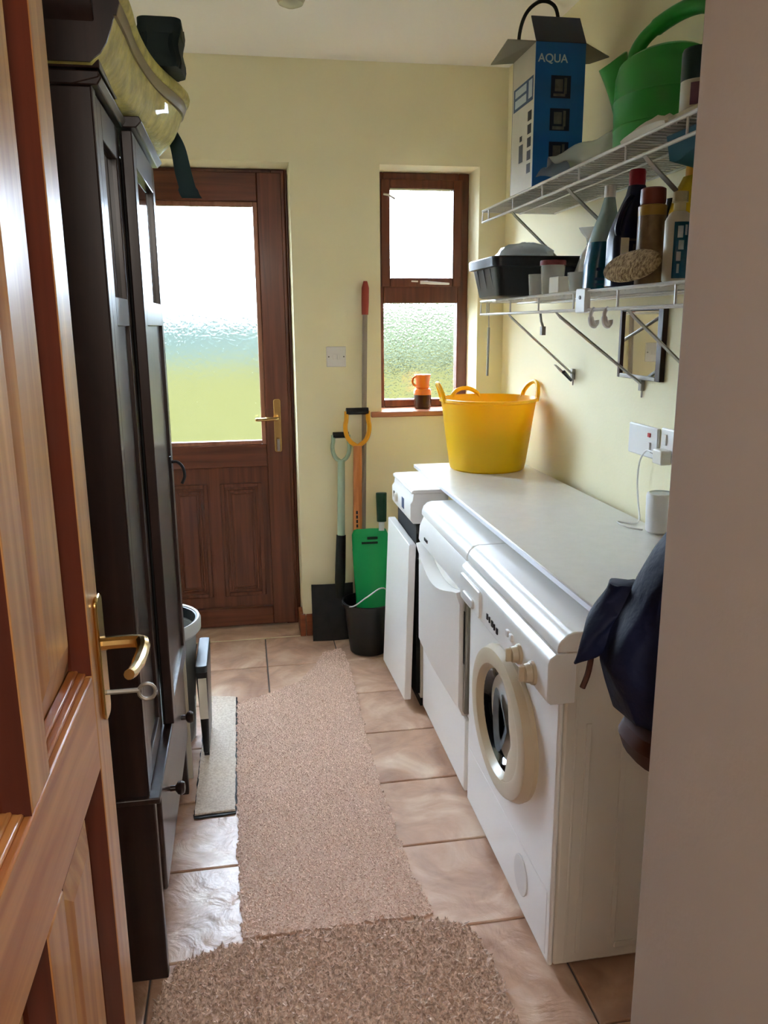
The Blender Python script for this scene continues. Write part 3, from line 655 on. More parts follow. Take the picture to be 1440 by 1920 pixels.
# ------------------------------------------------------------------ mugs on the sill
mg = thing('glazed_jar', 'brown and orange glazed jar standing on the window sill', 'jar', (.80, 3.63, 1.0245))
ob('jar_body', MB().lathe([(.030, 0), (.038, .004), (.040, .02), (.040, .062)], (.80, 3.63, 1.0245), 28, cap1=False), 'mugbrown', mg, label='dark brown lower half')
ob('jar_shoulder', MB().lathe([(.040, .0622), (.040, .078), (.036, .088), (.030, .090), (.030, .084), (.002, .083)], (.80, 3.63, 1.0245), 28, cap0=False), 'mugorange', mg, label='orange upper band')
mg = thing('orange_mug', 'small orange mug with ring handle stacked on the brown jar', 'mug', (.80, 3.63, 1.115))
ob('mug_body', MB().lathe([(.002, 0), (.026, 0), (.031, .006), (.031, .030), (.036, .056), (.037, .062), (.033, .062), (.028, .03), (.026, .006), (.002, .005)], (.80, 3.63, 1.115), 28), 'mugorange', mg)
ob('handle', MB().tube([(.80-.032-.017*sin(t), 3.63-.012, 1.115+.034+.021*cos(t)) for t in np.linspace(0, pi, 11)], .005, 8), 'mugorange', mg)

# ------------------------------------------------------------------ switch, sockets
sw = thing('light_switch', 'white light switch plate on the cream wall beside the back door', 'switch', (.398, YB, 1.265))
ob('plate', rbox(.356, .441, YB-.008, YB-.0002, 1.222, 1.308), 'whiteplastic', sw, .003)
ob('rocker', rbox(.383, .395, YB-.012, YB-.008, 1.253, 1.277), 'whiteplastic', sw, .001); ob('rocker', rbox(.402, .414, YB-.012, YB-.008, 1.253, 1.277), 'whiteplastic', sw, .001)
ob('screw', MB().lathe([(.003, 0), (.003, -.0012)], (.366, YB-.008, 1.265), 10, axis='y').lathe([(.003, 0), (.003, -.0012)], (.431, YB-.008, 1.265), 10, axis='y'), 'print_grey', sw, kind='stuff')
so = thing('cooker_switch', 'white fused switch plate with red neon and rocker on wall', 'switch', (XR, 2.18, 1.06))
ob('plate', rbox(XR-.009, XR-.0002, 2.093, 2.268, 1.020, 1.110), 'whiteplastic', so, .004)
ob('neon', rbox(XR-.0125, XR-.009, 2.132, 2.146, 1.080, 1.092), 'red', so, .001, label='red neon indicator')
ob('rocker', rbox(XR-.014, XR-.009, 2.128, 2.146, 1.040, 1.066), 'whiteplastic', so, .002)
s2 = thing('plug_socket', 'white plug socket half hidden behind the wall corner', 'socket', (XR, 2.0, 1.07))
ob('plate', rbox(XR-.009, XR-.0002, 1.930, 2.076, 1.024, 1.116), 'whiteplastic', s2, .004)
ob('rocker', rbox(XR-.013, XR-.009, 2.04, 2.055, 1.07, 1.10), 'whiteplastic', s2, .001)
pl = thing('usb_charger', 'white charger plug with thin white cable on the wall socket', 'charger', (XR-.03, 2.03, 1.05))
ob('plug_body', rbox(XR-.045, XR-.0135, 2.0, 2.05, 1.022, 1.062), 'whitew', pl, .004)
ob('plug_tail', MB().tube([(XR-.03, 2.05, 1.045), (XR-.03, 2.085, 1.048)], [.006, .0045], 8), 'bracket', pl)
ob('cable', MB().tube(smoothline([(XR-.03, 2.085, 1.048), (XR-.03, 2.115, 1.045), (XR-.028, 2.15, 1.01), (XR-.024, 2.165, .95), (XR-.03, 2.14, .89), (XR-.05, 2.09, .855), (XR-.075, 2.07, .8470), (XR-.11, 2.10, .8467), (XR-.112, 2.04, .8467), (XR-.085, 2.0, .8467)], 7), .0026, 6), 'whiteplastic', pl)
sk = thing('smart_speaker', 'small white cylinder speaker standing on the worktop by the wall', 'speaker', (1.095, 1.975, .8437))
ob('speaker_body', MB().lathe([(.002, 0), (.032, 0), (.038, .006), (.040, .05), (.041, .10), (.039, .108), (.034, .110)], (1.095, 1.975, .8437), 32, cap1=False), 'whiteplastic', sk)
ob('speaker_top', MB().lathe([(.034, .110), (.032, .107), (.002, .106)], (1.095, 1.975, .8437), 32, cap0=False), 'palegrey', sk, label='pale grey top')

# ------------------------------------------------------------------ wire shelves
SX, SY0, SY1 = .863, 1.05, 2.935
def shelf(zt, zl, tilt, label, items):
    t = thing('wire_shelf', label, 'shelf', (1.0, 2.0, zt))
    def Z(y): return zt-.004*(y-2.2)/1*tilt
    r = .0042
    ob('front_rail', MB().tube([(SX, SY0, Z(SY0)), (SX, SY1, Z(SY1))], r, 8), 'wire', t)
    ob('front_rail', MB().tube([(SX, SY0, zl), (SX, SY1, zl)], r, 8), 'wire', t)
    ob('back_rail', MB().tube([(XR-.012, SY0, zt-.004), (XR-.012, SY1, zt-.004)], .0035, 8), 'wire', t)
    m = MB(); y = SY0+.01
    while y < SY1:
        m.tube([(XR-.006, y, zt-.0015), (SX+.004, y, zt-.0015), (SX+.001, y, zt-.006)], .0017, 5); y += .026
    ob('deck_wires', m, 'wire', t, kind='stuff')
    ob('stiffener', MB().tube([(1.0, SY0, zt-.007), (1.0, SY1, zt-.007)], .003, 6), 'wire', t)
    y = 2.86
    while y > SY0:
        ob('lip_wire', MB().tube([(SX, y, zt), (SX, y, zl)], .0028, 6), 'wire', t); y -= .26
    ob('end_wire', MB().tube([(SX, SY1, zl), (SX, SY1, zt-.002), (XR-.008, SY1, zt-.004)], .0035, 6), 'wire', t)
    for yb, yw in items:
        br = ob('brace', MB().hexa([(SX-.004, yb-.010, zl-.002), (SX+.011, yb-.010, zl-.019), (SX+.011, yb+.010, zl-.019), (SX-.004, yb+.010, zl-.002), (XR-.019, yw-.010, zl-.194), (XR-.003, yw-.010, zl-.212), (XR-.003, yw+.010, zl-.212), (XR-.019, yw+.010, zl-.194)]), 'bracket', t, .002)
        ob('wall_clip', MB().box(XR-.012, XR-.0003, yw-.009, yw+.009, zl-.225, zl-.188).tube([(XR-.004, yw, zl-.225), (XR-.004, yw, zl-.245)], .003, 6), 'bracket', br, .002)
    return t
us = shelf(1.787, 1.748, 0, 'upper white wire shelf carrying the blue box and watering can', ((2.607, 2.70), (2.15, 2.20), (1.726, 1.78)))
ls = shelf(1.4765, 1.431, 0, 'lower white wire shelf carrying bottles and the black tub', ((2.606, 2.72), (2.193, 2.212), (1.76, 1.84)))
cl = ob('shelf_joiner', MB().box(SX-.010, SX+.006, 1.985, 2.045, 1.424, 1.484), 'whiteplastic', ls, .003, label='white plastic rail joiner')
ob('joiner_screw', MB().lathe([(.005, 0), (.005, -.002)], (SX-.010, 2.015, 1.462), 10, axis='x'), 'print_grey', cl)
def hook(y, label):
    t = thing('cup_hook', label, 'hook', (SX, y, 1.43), 'white hooks under the lower shelf')
    ob('hook_body', MB().tube(smoothline([(SX+.002, y, 1.4345), (SX-.006, y, 1.425), (SX-.007, y, 1.412), (SX-.004, y, 1.398), (SX+.003, y, 1.393), (SX+.009, y, 1.398), (SX+.009, y, 1.406)], 4), [.005]*8+[.0075]*10+[.006]*7, 8), 'whiteplastic', t)
hook(1.950, 'white hook on the lower shelf rail, farther from the wall mirror')
hook(1.872, 'white hook on the lower shelf rail, closer to the wall mirror')
pg = thing('hanging_clip', 'small grey metal clip hanging under the lower shelf', 'clip', (SX+.01, 2.33, 1.40))
ob('clip_body', MB().tube([(SX+.006, 2.34, 1.430), (SX+.004, 2.325, 1.405), (SX+.008, 2.315, 1.385)], .004, 6).box(SX, SX+.012, 2.305, 2.322, 1.365, 1.39), 'bracket', pg, .001)
rd = thing('hanging_rod', 'thin steel rod hanging from far end of the lower shelf', 'rod', (SX+.03, 2.93, 1.42))
ob('rod_hook', MB().tube(smoothline([(SX+.032, SY1-.006, 1.472), (SX+.034, SY1+.008, 1.480), (SX+.034, SY1+.012, 1.462), (SX+.034, SY1+.008, 1.38)], 4), .002, 6), 'bracket', rd)
ob('rod_shaft', MB().tube([(SX+.034, SY1+.008, 1.385), (SX+.032, SY1+.008, 1.21)], .0048, 8), 'bracket', rd)
cp = thing('brace_clamp', 'grey spring clamp gripping the foot of the far shelf brace', 'clamp', (1.10, 2.70, 1.25))
ob('clamp_jaw', MB().hexa([(1.055, 2.67, 1.262), (1.075, 2.67, 1.240), (1.075, 2.70, 1.240), (1.055, 2.70, 1.262), (1.105, 2.685, 1.226), (1.118, 2.685, 1.206), (1.118, 2.712, 1.206), (1.105, 2.712, 1.226)]), 'bracket', cp, .004)
ob('clamp_grip', MB().tube([(1.082, 2.668, 1.236), (1.12, 2.69, 1.205)], [.007, .005], 8), 'blacksoft', cp, label='black grip')

# ------------------------------------------------------------------ on the upper shelf
Z1 = 1.7915
bx = thing('cardboard_box', 'tall blue and white printed box with open flaps on upper shelf', 'box', (.94, 2.53, Z1))
x0, x1, y0, y1, zt = .862, 1.012, 2.428, 2.628, 2.178
th = .003
ob('front_side', rbox(x0, x1, y0, y0+th, Z1, zt), 'boxblue', bx, label='blue printed side')
ob('end_side', rbox(x0, x0+th, y0+th, y1-th, Z1, zt), 'boxwhite', bx, label='white printed side')
ob('end_side', rbox(x1-th, x1, y0+th, y1-th, Z1, zt), 'boxnavy', bx)
ob('back_side', rbox(x0, x1, y1-th, y1, Z1, zt), 'boxnavy', bx)
ob('bottom', rbox(x0+th, x1-th, y0+th, y1-th, Z1, Z1+th), 'boxgrey', bx)
def flap(a, bq, c, dq, mt, nm='flap', lb=None):
    a, bq, c, dq = map(Vector, (a, bq, c, dq)); nn = (bq-a).cross(dq-a).normalized()*.0015
    return ob(nm, MB().hexa([a-nn, bq-nn, c-nn, dq-nn, a+nn, bq+nn, c+nn, dq+nn]), mt, bx, smooth=False, label=lb)
flap((x0, y0, zt), (x1, y0, zt), (x1+.012, y0+.085, zt+.093), (x0+.012, y0+.085, zt+.093), 'boxnavy', lb='navy lid flap standing up')
flap((x0, y0, zt), (x0, y1, zt), (x0-.075, y1-.01, zt-.010), (x0-.075, y0+.03, zt+.010), 'boxgrey', lb='plain card flap folded out')
flap((x1, y0, zt), (x1, y1, zt), (x1+.085, y1-.03, zt+.0), (x1+.085, y0+.03, zt-.022), 'boxgrey', lb='plain card flap folded out')
def text(s, size, loc, rot, mt, nm, parent, ext=.0004):
    cu = bpy.data.curves.new('txt', 'FONT'); cu.body = s; cu.size = size; cu.extrude = ext; cu.offset = size*.012
    t = bpy.data.objects.new('txt', cu); COL.objects.link(t); bpy.context.view_layer.update()
    me = bpy.data.meshes.new_from_object(t.evaluated_get(bpy.context.evaluated_depsgraph_get())); bpy.data.objects.remove(t)
    me.transform(Matrix.Translation(Vector(loc)-base(parent)) @ rot); me.materials.clear(); me.materials.append(MAT[mt])
    o = bpy.data.objects.new(nm, me); COL.objects.link(o); o.parent = parent; return o
text('AQUA', .031, (x0+.007, y0-.0008, zt-.052), Matrix.Rotation(radians(90), 4, 'X'), 'print_pale', 'lettering', bx)
for k, z in enumerate((2.062, 1.975, 1.885)):
    pf = ob('printed_picture', rbox(x0+.048, x0+.108, y0-.0008, y0-.0002, z-.030, z+.030), 'boxnavy', bx, kind='stuff')
    m = MB()
    m.box(x0+.060, x0+.084, y0-.0013, y0-.0009, z-.012, z+.020); m.box(x0+.088, x0+.096, y0-.0013, y0-.0009, z-.018, z+.024); m.box(x0+.056, x0+.092, y0-.0013, y0-.0009, z-.025-.002*k, z-.018)
    ob('picture_shape', m, 'print_grey', pf, kind='stuff')
xx = x0-.0004
m = MB().box(xx-.0004, xx, y0+.012, y1-.015, 2.030, 2.095); ob('printed_band', m, 'print_blue', bx)
m = MB().box(xx-.0009, xx-.0005, y0+.07, y1-.03, 2.068, 2.088).box(xx-.0009, xx-.0005, y0+.07, y1-.03, 2.038, 2.060).box(xx-.0009, xx-.0005, y0+.02, y0+.05, 2.040, 2.088); ob('printed_caption', m, 'print_pale', bx, kind='stuff')
m = MB()
for k in range(5): m.box(xx-.0004, xx, y0+.020, y0+.052, 1.835+.036*k, 1.861+.036*k)
m.box(xx-.0004, xx, y0+.09, y0+.125, 1.875, 1.925).box(xx-.0004, xx, y0+.10, y0+.12, 1.935, 1.95); ob('printed_icon', m, 'print_dark', bx, kind='stuff')
ob('tray', MB().box(x0+.006, x1-.006, y0+.05, y1-.006, zt-.05, zt-.02), 'boxwhite', bx)
ob('cable_loop', MB().tube(smoothline([(.875, 2.60, zt-.03), (.868, 2.60, zt+.06), (.885, 2.59, zt+.125), (.925, 2.575, zt+.155), (.965, 2.56, zt+.135), (.975, 2.55, zt+.06), (.97, 2.54, zt-.03)], 7), .0055, 8), 'blacksoft', bx, label='black cable looping out of the box')

def sheet(cx, cy, fn, nx=16, ny=12):
    vs = []; fs = []
    for i in range(nx+1):
        for j in range(ny+1): vs.append(fn(i/nx, j/ny))
    for i in range(nx):
        for j in range(ny): a = i*(ny+1)+j; fs.append((a, a+1, a+ny+2, a+ny+1))
    return MB().add(vs, fs)
pb = thing('polythene_bag', 'crumpled clear polythene bag lying before the blue box', 'plastic bag', (.93, 2.2, Z1))
def f(u, v):
    y = 2.415-.26*u; x = .868+.22*v; hgt = .150*sin(pi*min(1, .12+u*.95))**.8*(.30+.70*v)
    return (x+.010*sin(9*u+4*v), y+.010*sin(11*v), Z1+.003+max(0, hgt+.010*sin(17*u+7*v)*sin(9*v+2)))
ob('bag_film', sheet(0, 0, f, 22, 16), 'film', pb, angle=28)
ob('bag_film', sheet(0, 0, lambda u, v: (.868+.22*v, 2.415-.26*u, Z1+.0015+.002*sin(8*u+6*v)), 10, 8), 'film', pb)
lf = thing('shelf_liner', 'grey plastic liner sheet lying along the upper shelf', 'liner', (1.0, 1.9, 1.789))
ob('liner_sheet', sheet(0, 0, lambda u, v: (.875+.25*v, 1.15+1.68*u, 1.7896+.0006*sin(9*u)), 20, 4), 'greyfilm', lf, solid=.001)

wc = thing('watering_can', 'green plastic watering can with arched handle on upper shelf', 'watering can', (1.025, 1.99, Z1))
c = (1.024, 1.985); rg = []; RX = .108
for z, k_ in ((0, .93), (.004, .97), (.065, .985), (.067, 1.0), (.071, .985), (.125, 1.0), (.128, 1.02), (.132, 1.0), (.185, .985), (.208, .93), (.217, .80), (.219, .4)):
    ring = []
    for k in range(44):
        a = 2*pi*k/44; x = c[0]+RX*k_*cos(a); y = c[1]+.122*k_*sin(a)
        ring.append((x, y, Z1+.001+z-(.020*(y-c[1])/.12)*(z/.25)**2))
    rg.append(ring)
ob('body', MB().loft(rg), 'cangreen', wc)
rg = []
def spring(t, k_):
    px = .990-.020*t*abs(t); py = 2.085+.065*t; pz = Z1+.075+.185*t; rad = (.027+.007*t*abs(t))*k_
    return [(px+rad*cos(a), py+rad*1.05*sin(a), pz+.022*t*cos(a)) for a in [2*pi*k/20 for k in range(20)]]
for t in np.linspace(-.2, 1, 14): rg.append(spring(max(t, -.2), 1))
for t in np.linspace(1, .3, 6): rg.append(spring(t, .86))
ob('spout', MB().loft(rg), 'cangreen', wc)
ob('handle', MB().tube(smoothline([(.972, 2.05, Z1+.190), (.980, 2.045, Z1+.245), (.998, 2.03, Z1+.280), (1.025, 2.0, Z1+.304), (1.055, 1.95, Z1+.318), (1.078, 1.90, Z1+.312), (1.092, 1.868, Z1+.280), (1.094, 1.858, Z1+.21), (1.092, 1.865, Z1+.11)], 6), [.015]*6+[.017]*10+[.020]*16+[.018]*17, 12), 'cangreen', wc)
pk = thing('paper_packet', 'creased white paper packet in front of the watering can', 'packet', (.885, 1.75, Z1))
rg = []
for i, t in enumerate(np.linspace(0, 1, 13)):
    y = 1.855-.20*t; hz_ = .006+.024*sin(pi*t)**.6
    rg.append([(.866, y, Z1+.001), (.902, y, Z1+.001), (.906, y, Z1+.004+hz_*.6), (.892, y, Z1+.004+hz_+.003*sin(i*2)), (.878, y, Z1+.004+hz_*.8), (.864, y, Z1+.004+hz_*.35)])
ob('packet_body', MB().loft(rg), 'paper', pk, angle=25)
cr_ = thing('card_sheet', 'flat cream card lying on the upper shelf beside packet', 'card', (.90, 1.53, Z1))
ob('card_board', rbox(.868, .965, 1.52, 1.648, Z1+.0005, Z1+.010), 'cardedge', cr_, .001)
cn = thing('spray_canister', 'dark green canister with white and purple label, upper shelf', 'canister', (.918, 1.53, Z1+.0105))
cc = (.906, 1.605, Z1+.0105)
ob('can_body', MB().lathe([(.002, 0), (.033, 0), (.0345, .003), (.0345, .055)], cc, 28, cap1=False), 'boxwhite', cn, label='white label band')
ob('label_patch', MB().loft([[(cc[0]+.0348*cos(a), cc[1]+.0348*sin(a), cc[2]+z) for a in np.linspace(radians(215), radians(275), 8)] for z in (.008, .048)], False, False, closed=False), 'purple', cn, label='purple printed patch', solid=.0006)
ob('can_top', MB().lathe([(.0352, .0551), (.0352, .108), (.033, .113), (.002, .114)], cc, 28), 'bottlegreen', cn, label='dark green cap')
tc_ = thing('teal_cloth', 'folded teal cloth tucked under the near end of upper shelf', 'cloth', (.95, 1.64, 1.722))
ob('cloth_fold', MB().loft([[(.895, y, 1.777), (1.02, y, 1.777), (1.01, y, 1.728+.010*sin(y*40)), (.96, y, 1.722+.006*sin(y*55)), (.905, y, 1.730+.006*sin(y*48))] for y in np.linspace(1.585, 1.70, 10)]), 'tealcloth', tc_)

# ------------------------------------------------------------------ on the lower shelf
Z2 = 1.4810
bt = thing('storage_tub', 'black ribbed plastic storage tub with grey-lit rim, lower shelf', 'tub', (.91, 2.64, Z2))
def tubring(z, hx, hy, r=.03): return [(x, y, z) for x, y in rrect(.925, 2.655, hx, hy, r)]
R = [tubring(Z2, .115, .115), tubring(Z2+.004, .122, .122), tubring(Z2+.090, .138, .140), tubring(Z2+.092, .150, .152), tubring(Z2+.118, .152, .154), tubring(Z2+.122, .148, .150), tubring(Z2+.120, .136, .138), tubring(Z2+.03, .12, .12), tubring(Z2+.008, .112, .112)]
ob('tub_body', MB().loft(R), 'black', bt, angle=40)
for k in range(3):
    y = 2.585+.07*k; m = MB().hexa([(.8035, y-.004, Z2+.006), (.812, y-.004, Z2+.006), (.812, y+.004, Z2+.006), (.8035, y+.004, Z2+.006), (.7845, y-.004, Z2+.088), (.796, y-.004, Z2+.088), (.796, y+.004, Z2+.088), (.7845, y+.004, Z2+.088)]); ob('rib', m, 'darkgrey', bt, .001)
wb = thing('wrapped_bundle', 'bluish polythene wrapped bundle lying in the black tub', 'bundle', (.93, 2.65, Z2+.12))
R = blob((.925, 2.65, Z2+.125), (.098, .10, .048), 22, 12, .07, 5)
ob('wrapping', MB().loft(R), 'filmblue', wb, angle=25)
ob('filling', MB().loft(blob((.925, 2.65, Z2+.12), (.09, .09, .040), 18, 10, .04, 6)), 'paper', wb)
tw = thing('clear_bag', 'knotted clear bag behind the black tub on lower shelf', 'plastic bag', (1.06, 2.46, Z2))
R = []
for t, r in ((0, .03), (.1, .046), (.35, .05), (.6, .034), (.75, .012), (.85, .016), (.93, .03), (1, .036)):
    R.append([(1.07+r*cos(a)*(1+.14*sin(3*a+5*t)), 2.46+r*sin(a)*(1+.14*cos(4*a)), Z2+.001+.20*t) for a in [2*pi*k/18 for k in range(18)]])
ob('bag_film', MB().loft(R, True, False), 'film', tw, angle=25)
ob('bag_tie', MB().lathe([(.014, -.004), (.014, .004)], (1.07, 2.46, Z2+.152), 12), 'print_dark', tw)
def jar(x, y, r, h_, contents, label, lid=None, frac=.7):
    t = thing('plastic_pot', label, 'pot', (x, y, Z2), 'clear pots on the lower shelf')
    ob('pot_wall', MB().lathe([(r*.82, 0), (r*.85, .002), (r, h_), (r*.96, h_), (r*.82, .004)], (x, y, Z2), 26, cap0=False, cap1=False), 'glassjar', t)
    ob('contents', MB().lathe([(.002, .002), (r*.80, .003), (r*(.82+.12*frac), h_*frac), (.002, h_*frac+.004)], (x, y, Z2), 22), contents, t)
    if lid: ob('lid', MB().lathe([(r*1.05, h_), (r*1.05, h_+.012), (r*.98, h_+.014), (.002, h_+.014)], (x, y, Z2), 26), lid, t)
jar(.893, 2.435, .030, .062, 'putty', 'short clear pot beside the black tub, without a lid')
jar(.905, 2.345, .036, .082, 'putty', 'taller clear pot with pink-red lid on lower shelf', 'jarred', .55)
wbx = thing('small_carton', 'small white carton beside the clear pots on lower shelf', 'carton', (.893, 2.24, Z2))
ob('carton_body', rbox(.868, .915, 2.205, 2.275, Z2, Z2+.044), 'paper', wbx, .002)
cup2 = thing('clear_beaker', 'clear cloudy beaker between the small carton and teal bottle', 'beaker', (.905, 2.14, Z2))
ob('beaker_wall', MB().lathe([(.002, 0), (.030, 0), (.036, .05), (.033, .05), (.028, .004), (.002, .003)], (.905, 2.14, Z2), 24), 'glassjar', cup2)
ob('beaker_dregs', MB().lathe([(.002, .004), (.027, .005), (.0305, .030), (.002, .031)], (.905, 2.14, Z2), 24), 'putty', cup2)
vb = thing('dropper_bottle', 'small bottle with grey cap behind the teal bottle', 'bottle', (1.0, 2.2, Z2))
ob('bottle_body', MB().lathe([(.002, 0), (.020, 0), (.022, .004), (.022, .075), (.011, .088), (.010, .092)], (1.0, 2.2, Z2), 20), 'gold', vb); ob('bottle_cap', MB().lathe([(.013, .0921), (.013, .118), (.002, .12)], (1.0, 2.2, Z2), 18), 'print_grey', vb)

def bottle(name, label, prof_rings, mt, cat='bottle', loc=None):
    t = thing(name, label, cat, loc); return t
# teal tapered bottle
t = thing('teal_bottle', 'tapered teal cleaner bottle with pale neck on lower shelf', 'bottle', (.900, 2.02, Z2))
def ring2(z, x0_, x1_, hy): return [(x, y, Z2+z) for x, y in rrect((x0_+x1_)/2, 2.02, (x1_-x0_)/2, hy, min((x1_-x0_)/2, hy)*.75)]
ob('bottle_body', MB().loft([ring2(0, .868, .960, .032), ring2(.004, .864, .963, .035), ring2(.06, .866, .962, .036), ring2(.115, .876, .956, .034)]), 'teal', t)
ob('bottle_neck', MB().loft([ring2(.1151, .876, .956, .034), ring2(.15, .887, .948, .030), ring2(.19, .903, .938, .022), ring2(.222, .910, .934, .013)]), 'tealpale', t, label='pale clear upper part')
ob('bottle_cap', MB().lathe([(.014, .2222), (.014, .25), (.002, .252)], (.922, 2.02, Z2), 18), 'whiteplastic', t)
m = MB(); m.box(.880, .945, 1.9845, 1.9855, Z2+.045, Z2+.052); m.box(.876, .93, 1.9845, 1.9855, Z2+.022, Z2+.028); m.box(.876, .90, 1.9845, 1.9855, Z2+.010, Z2+.014)
ob('label_print', m, 'print_blue', t, kind='stuff')
# navy bottle with handle
t = thing('navy_bottle', 'navy detergent bottle with crimson cap and white label', 'bottle', (.905, 1.90, Z2))
def ring3(z, x0_, x1_, hy): return [(x, y, Z2+z) for x, y in rrect((x0_+x1_)/2+.012, 1.905, (x1_-x0_)/2, hy, min((x1_-x0_)/2, hy)*.6)]
ob('bottle_body', MB().loft([ring3(0, .866, .956, .032), ring3(.004, .862, .960, .036), ring3(.11, .864, .962, .036), ring3(.135, .870, .962, .034), ring3(.18, .888, .958, .028), ring3(.212, .902, .948, .020), ring3(.232, .906, .942, .016)]), 'navyplastic', t)
ob('bottle_cap', MB().lathe([(.019, .2325), (.0195, .262), (.017, .268), (.002, .269)], (.936, 1.905, Z2), 20), 'redcap', t, label='crimson screw cap')
ob('handle', MB().tube(smoothline([(.917, 1.886, Z2+.205), (.902, 1.880, Z2+.19), (.888, 1.876, Z2+.165), (.880, 1.876, Z2+.135), (.884, 1.878, Z2+.12)], 5), .0075, 8), 'navyplastic', t)
ob('label', rbox(.886, .906, 1.8675, 1.8690, Z2+.030, Z2+.112), 'paper', t, label='white paper label')
m = MB().box(.9065, .947, 1.8675, 1.8690, Z2+.105, Z2+.110); m.box(.917, .930, 1.8675, 1.8688, Z2+.085, Z2+.098); m.box(.909, .937, 1.8675, 1.8688, Z2+.040, Z2+.047); m.box(.909, .932, 1.8675, 1.8688, Z2+.055, Z2+.059)
ob('label_print', m, 'print_grey', t, kind='stuff')
# aerosol
t = thing('aerosol_can', 'brown aerosol can with notched red-brown cap on lower shelf', 'can', (.920, 1.79, Z2))
cc = (.920, 1.79, Z2)
ob('can_body', MB().lathe([(.002, 0), (.029, 0), (.031, .003), (.031, .150)], cc, 28, cap1=False), 'tan', t)
ob('can_band', MB().lathe([(.0312, .1502), (.0312, .170), (.029, .173), (.002, .174)], cc, 28), 'gold', t, label='gold upper band')
ob('can_cap', MB().lathe([(.027, .1741), (.028, .182), (.027, .207), (.022, .210), (.020, .202), (.002, .201)], cc, 28), 'brownred', t, label='red-brown cap')
t = thing('slim_can', 'slim near-black can behind the brown aerosol', 'can', (.975, 1.80, Z2))
ob('can_body', MB().lathe([(.002, 0), (.024, 0), (.026, .003), (.026, .155), (.018, .168)], (.995, 1.835, Z2), 24), 'boxnavy', t); ob('can_cap', MB().lathe([(.017, .1681), (.017, .195), (.002, .197)], (.995, 1.835, Z2), 20), 'black', t)
# sponge
t = thing('sponge', 'large oval tan sponge leaning on the lower shelf front', 'sponge', (.885, 1.65, Z2))
R = []
for i in range(13):
    q = pi*i/12; ring = []
    for k in range(30):
        a = 2*pi*k/30; x = -.028*cos(q)+.0; r1 = sin(q)**.7
        u = .105*r1*cos(a); v = .034*r1*sin(a)
        ring.append((.846+x*.5+.010*v/.034, 1.730+u*1.26, Z2+.0385+v))
    R.append(ring)
ob('sponge_body', MB().loft(R), 'sponge', t)
# spray can with white and teal label, yellow bottle
t = thing('label_can', 'white and teal labelled spray can beside the sponge', 'can', (.885, 1.545, Z2))
cc = (.893, 1.622, Z2)
ob('can_body', MB().lathe([(.002, 0), (.025, 0), (.027, .003), (.027, .120), (.020, .134), (.014, .138)], cc, 26), 'boxwhite', t)
ob('can_nozzle', MB().lathe([(.012, .138), (.012, .155), (.016, .156), (.015, .176), (.002, .178)], cc, 20), 'cardedge', t, label='cream trigger cap')
m = MB().loft([[(cc[0]+.0274*cos(a), cc[1]+.0274*sin(a), cc[2]+z) for a in np.linspace(radians(225), radians(330), 12)] for z in (.006, .116)], False, False, closed=False)
lb_ = ob('label', m, 'teal', t, label='dark teal printed label', solid=.0006)
m = MB()
for k, (z0_, z1_, a0, a1) in enumerate(((.085, .108, 240, 262), (.062, .080, 246, 268), (.040, .058, 240, 258), (.016, .034, 244, 254), (.09, .11, 270, 280))):
    m.loft([[(cc[0]+.0281*cos(a), cc[1]+.0281*sin(a), cc[2]+z) for a in np.linspace(radians(a0), radians(a1), 5)] for z in (z0_, z1_)], False, False, closed=False)
ob('label_print', m, 'print_pale', lb_, solid=.0005, kind='stuff')
t = thing('yellow_bottle', 'bright yellow cleaner bottle with amber top, near shelf end', 'bottle', (.945, 1.655, Z2))
def ring4(z, hx, hy): return [(x, y, Z2+z) for x, y in rrect(.988, 1.728, hx, hy, min(hx, hy)*.7)]
ob('bottle_body', MB().loft([ring4(0, .050, .028), ring4(.004, .054, .031), ring4(.15, .055, .031), ring4(.19, .045, .028), ring4(.225, .028, .022)]), 'yel', t)
ob('bottle_top', MB().loft([ring4(.2251, .024, .019), ring4(.245, .024, .019), ring4(.25, .021, .016), ring4(.262, .019, .015)]), 'yelorange', t, label='amber cap')

# ------------------------------------------------------------------ mirror on the wall
t = thing('wall_mirror', 'small mirror in a dark wooden frame under the lower shelf', 'mirror', (XR, 2.23, 1.33))
my0, my1, mz0, mz1 = 2.105, 2.355, 1.238, 1.445
ob('mirror_glass', rbox(XR-.010, XR-.006, my0+.015, my1-.015, mz0+.0125, mz1-.0145), 'mirror', t)
ob('frame', MB().box(XR-.016, XR-.0005, my0-.012, my0+.016, mz0, mz1).box(XR-.016, XR-.0005, my1-.016, my1, mz0, mz1).box(XR-.016, XR-.0005, my0+.016, my1-.016, mz1-.014, mz1), 'frameblack', t, .002)
ob('frame_foot', rbox(XR-.016, XR-.0005, my0+.016, my1-.016, mz0, mz0+.012), 'bracket', t, .002, label='lower frame edge, painted pale as if lit')  # lower edge of the dark frame made pale to imitate light on it

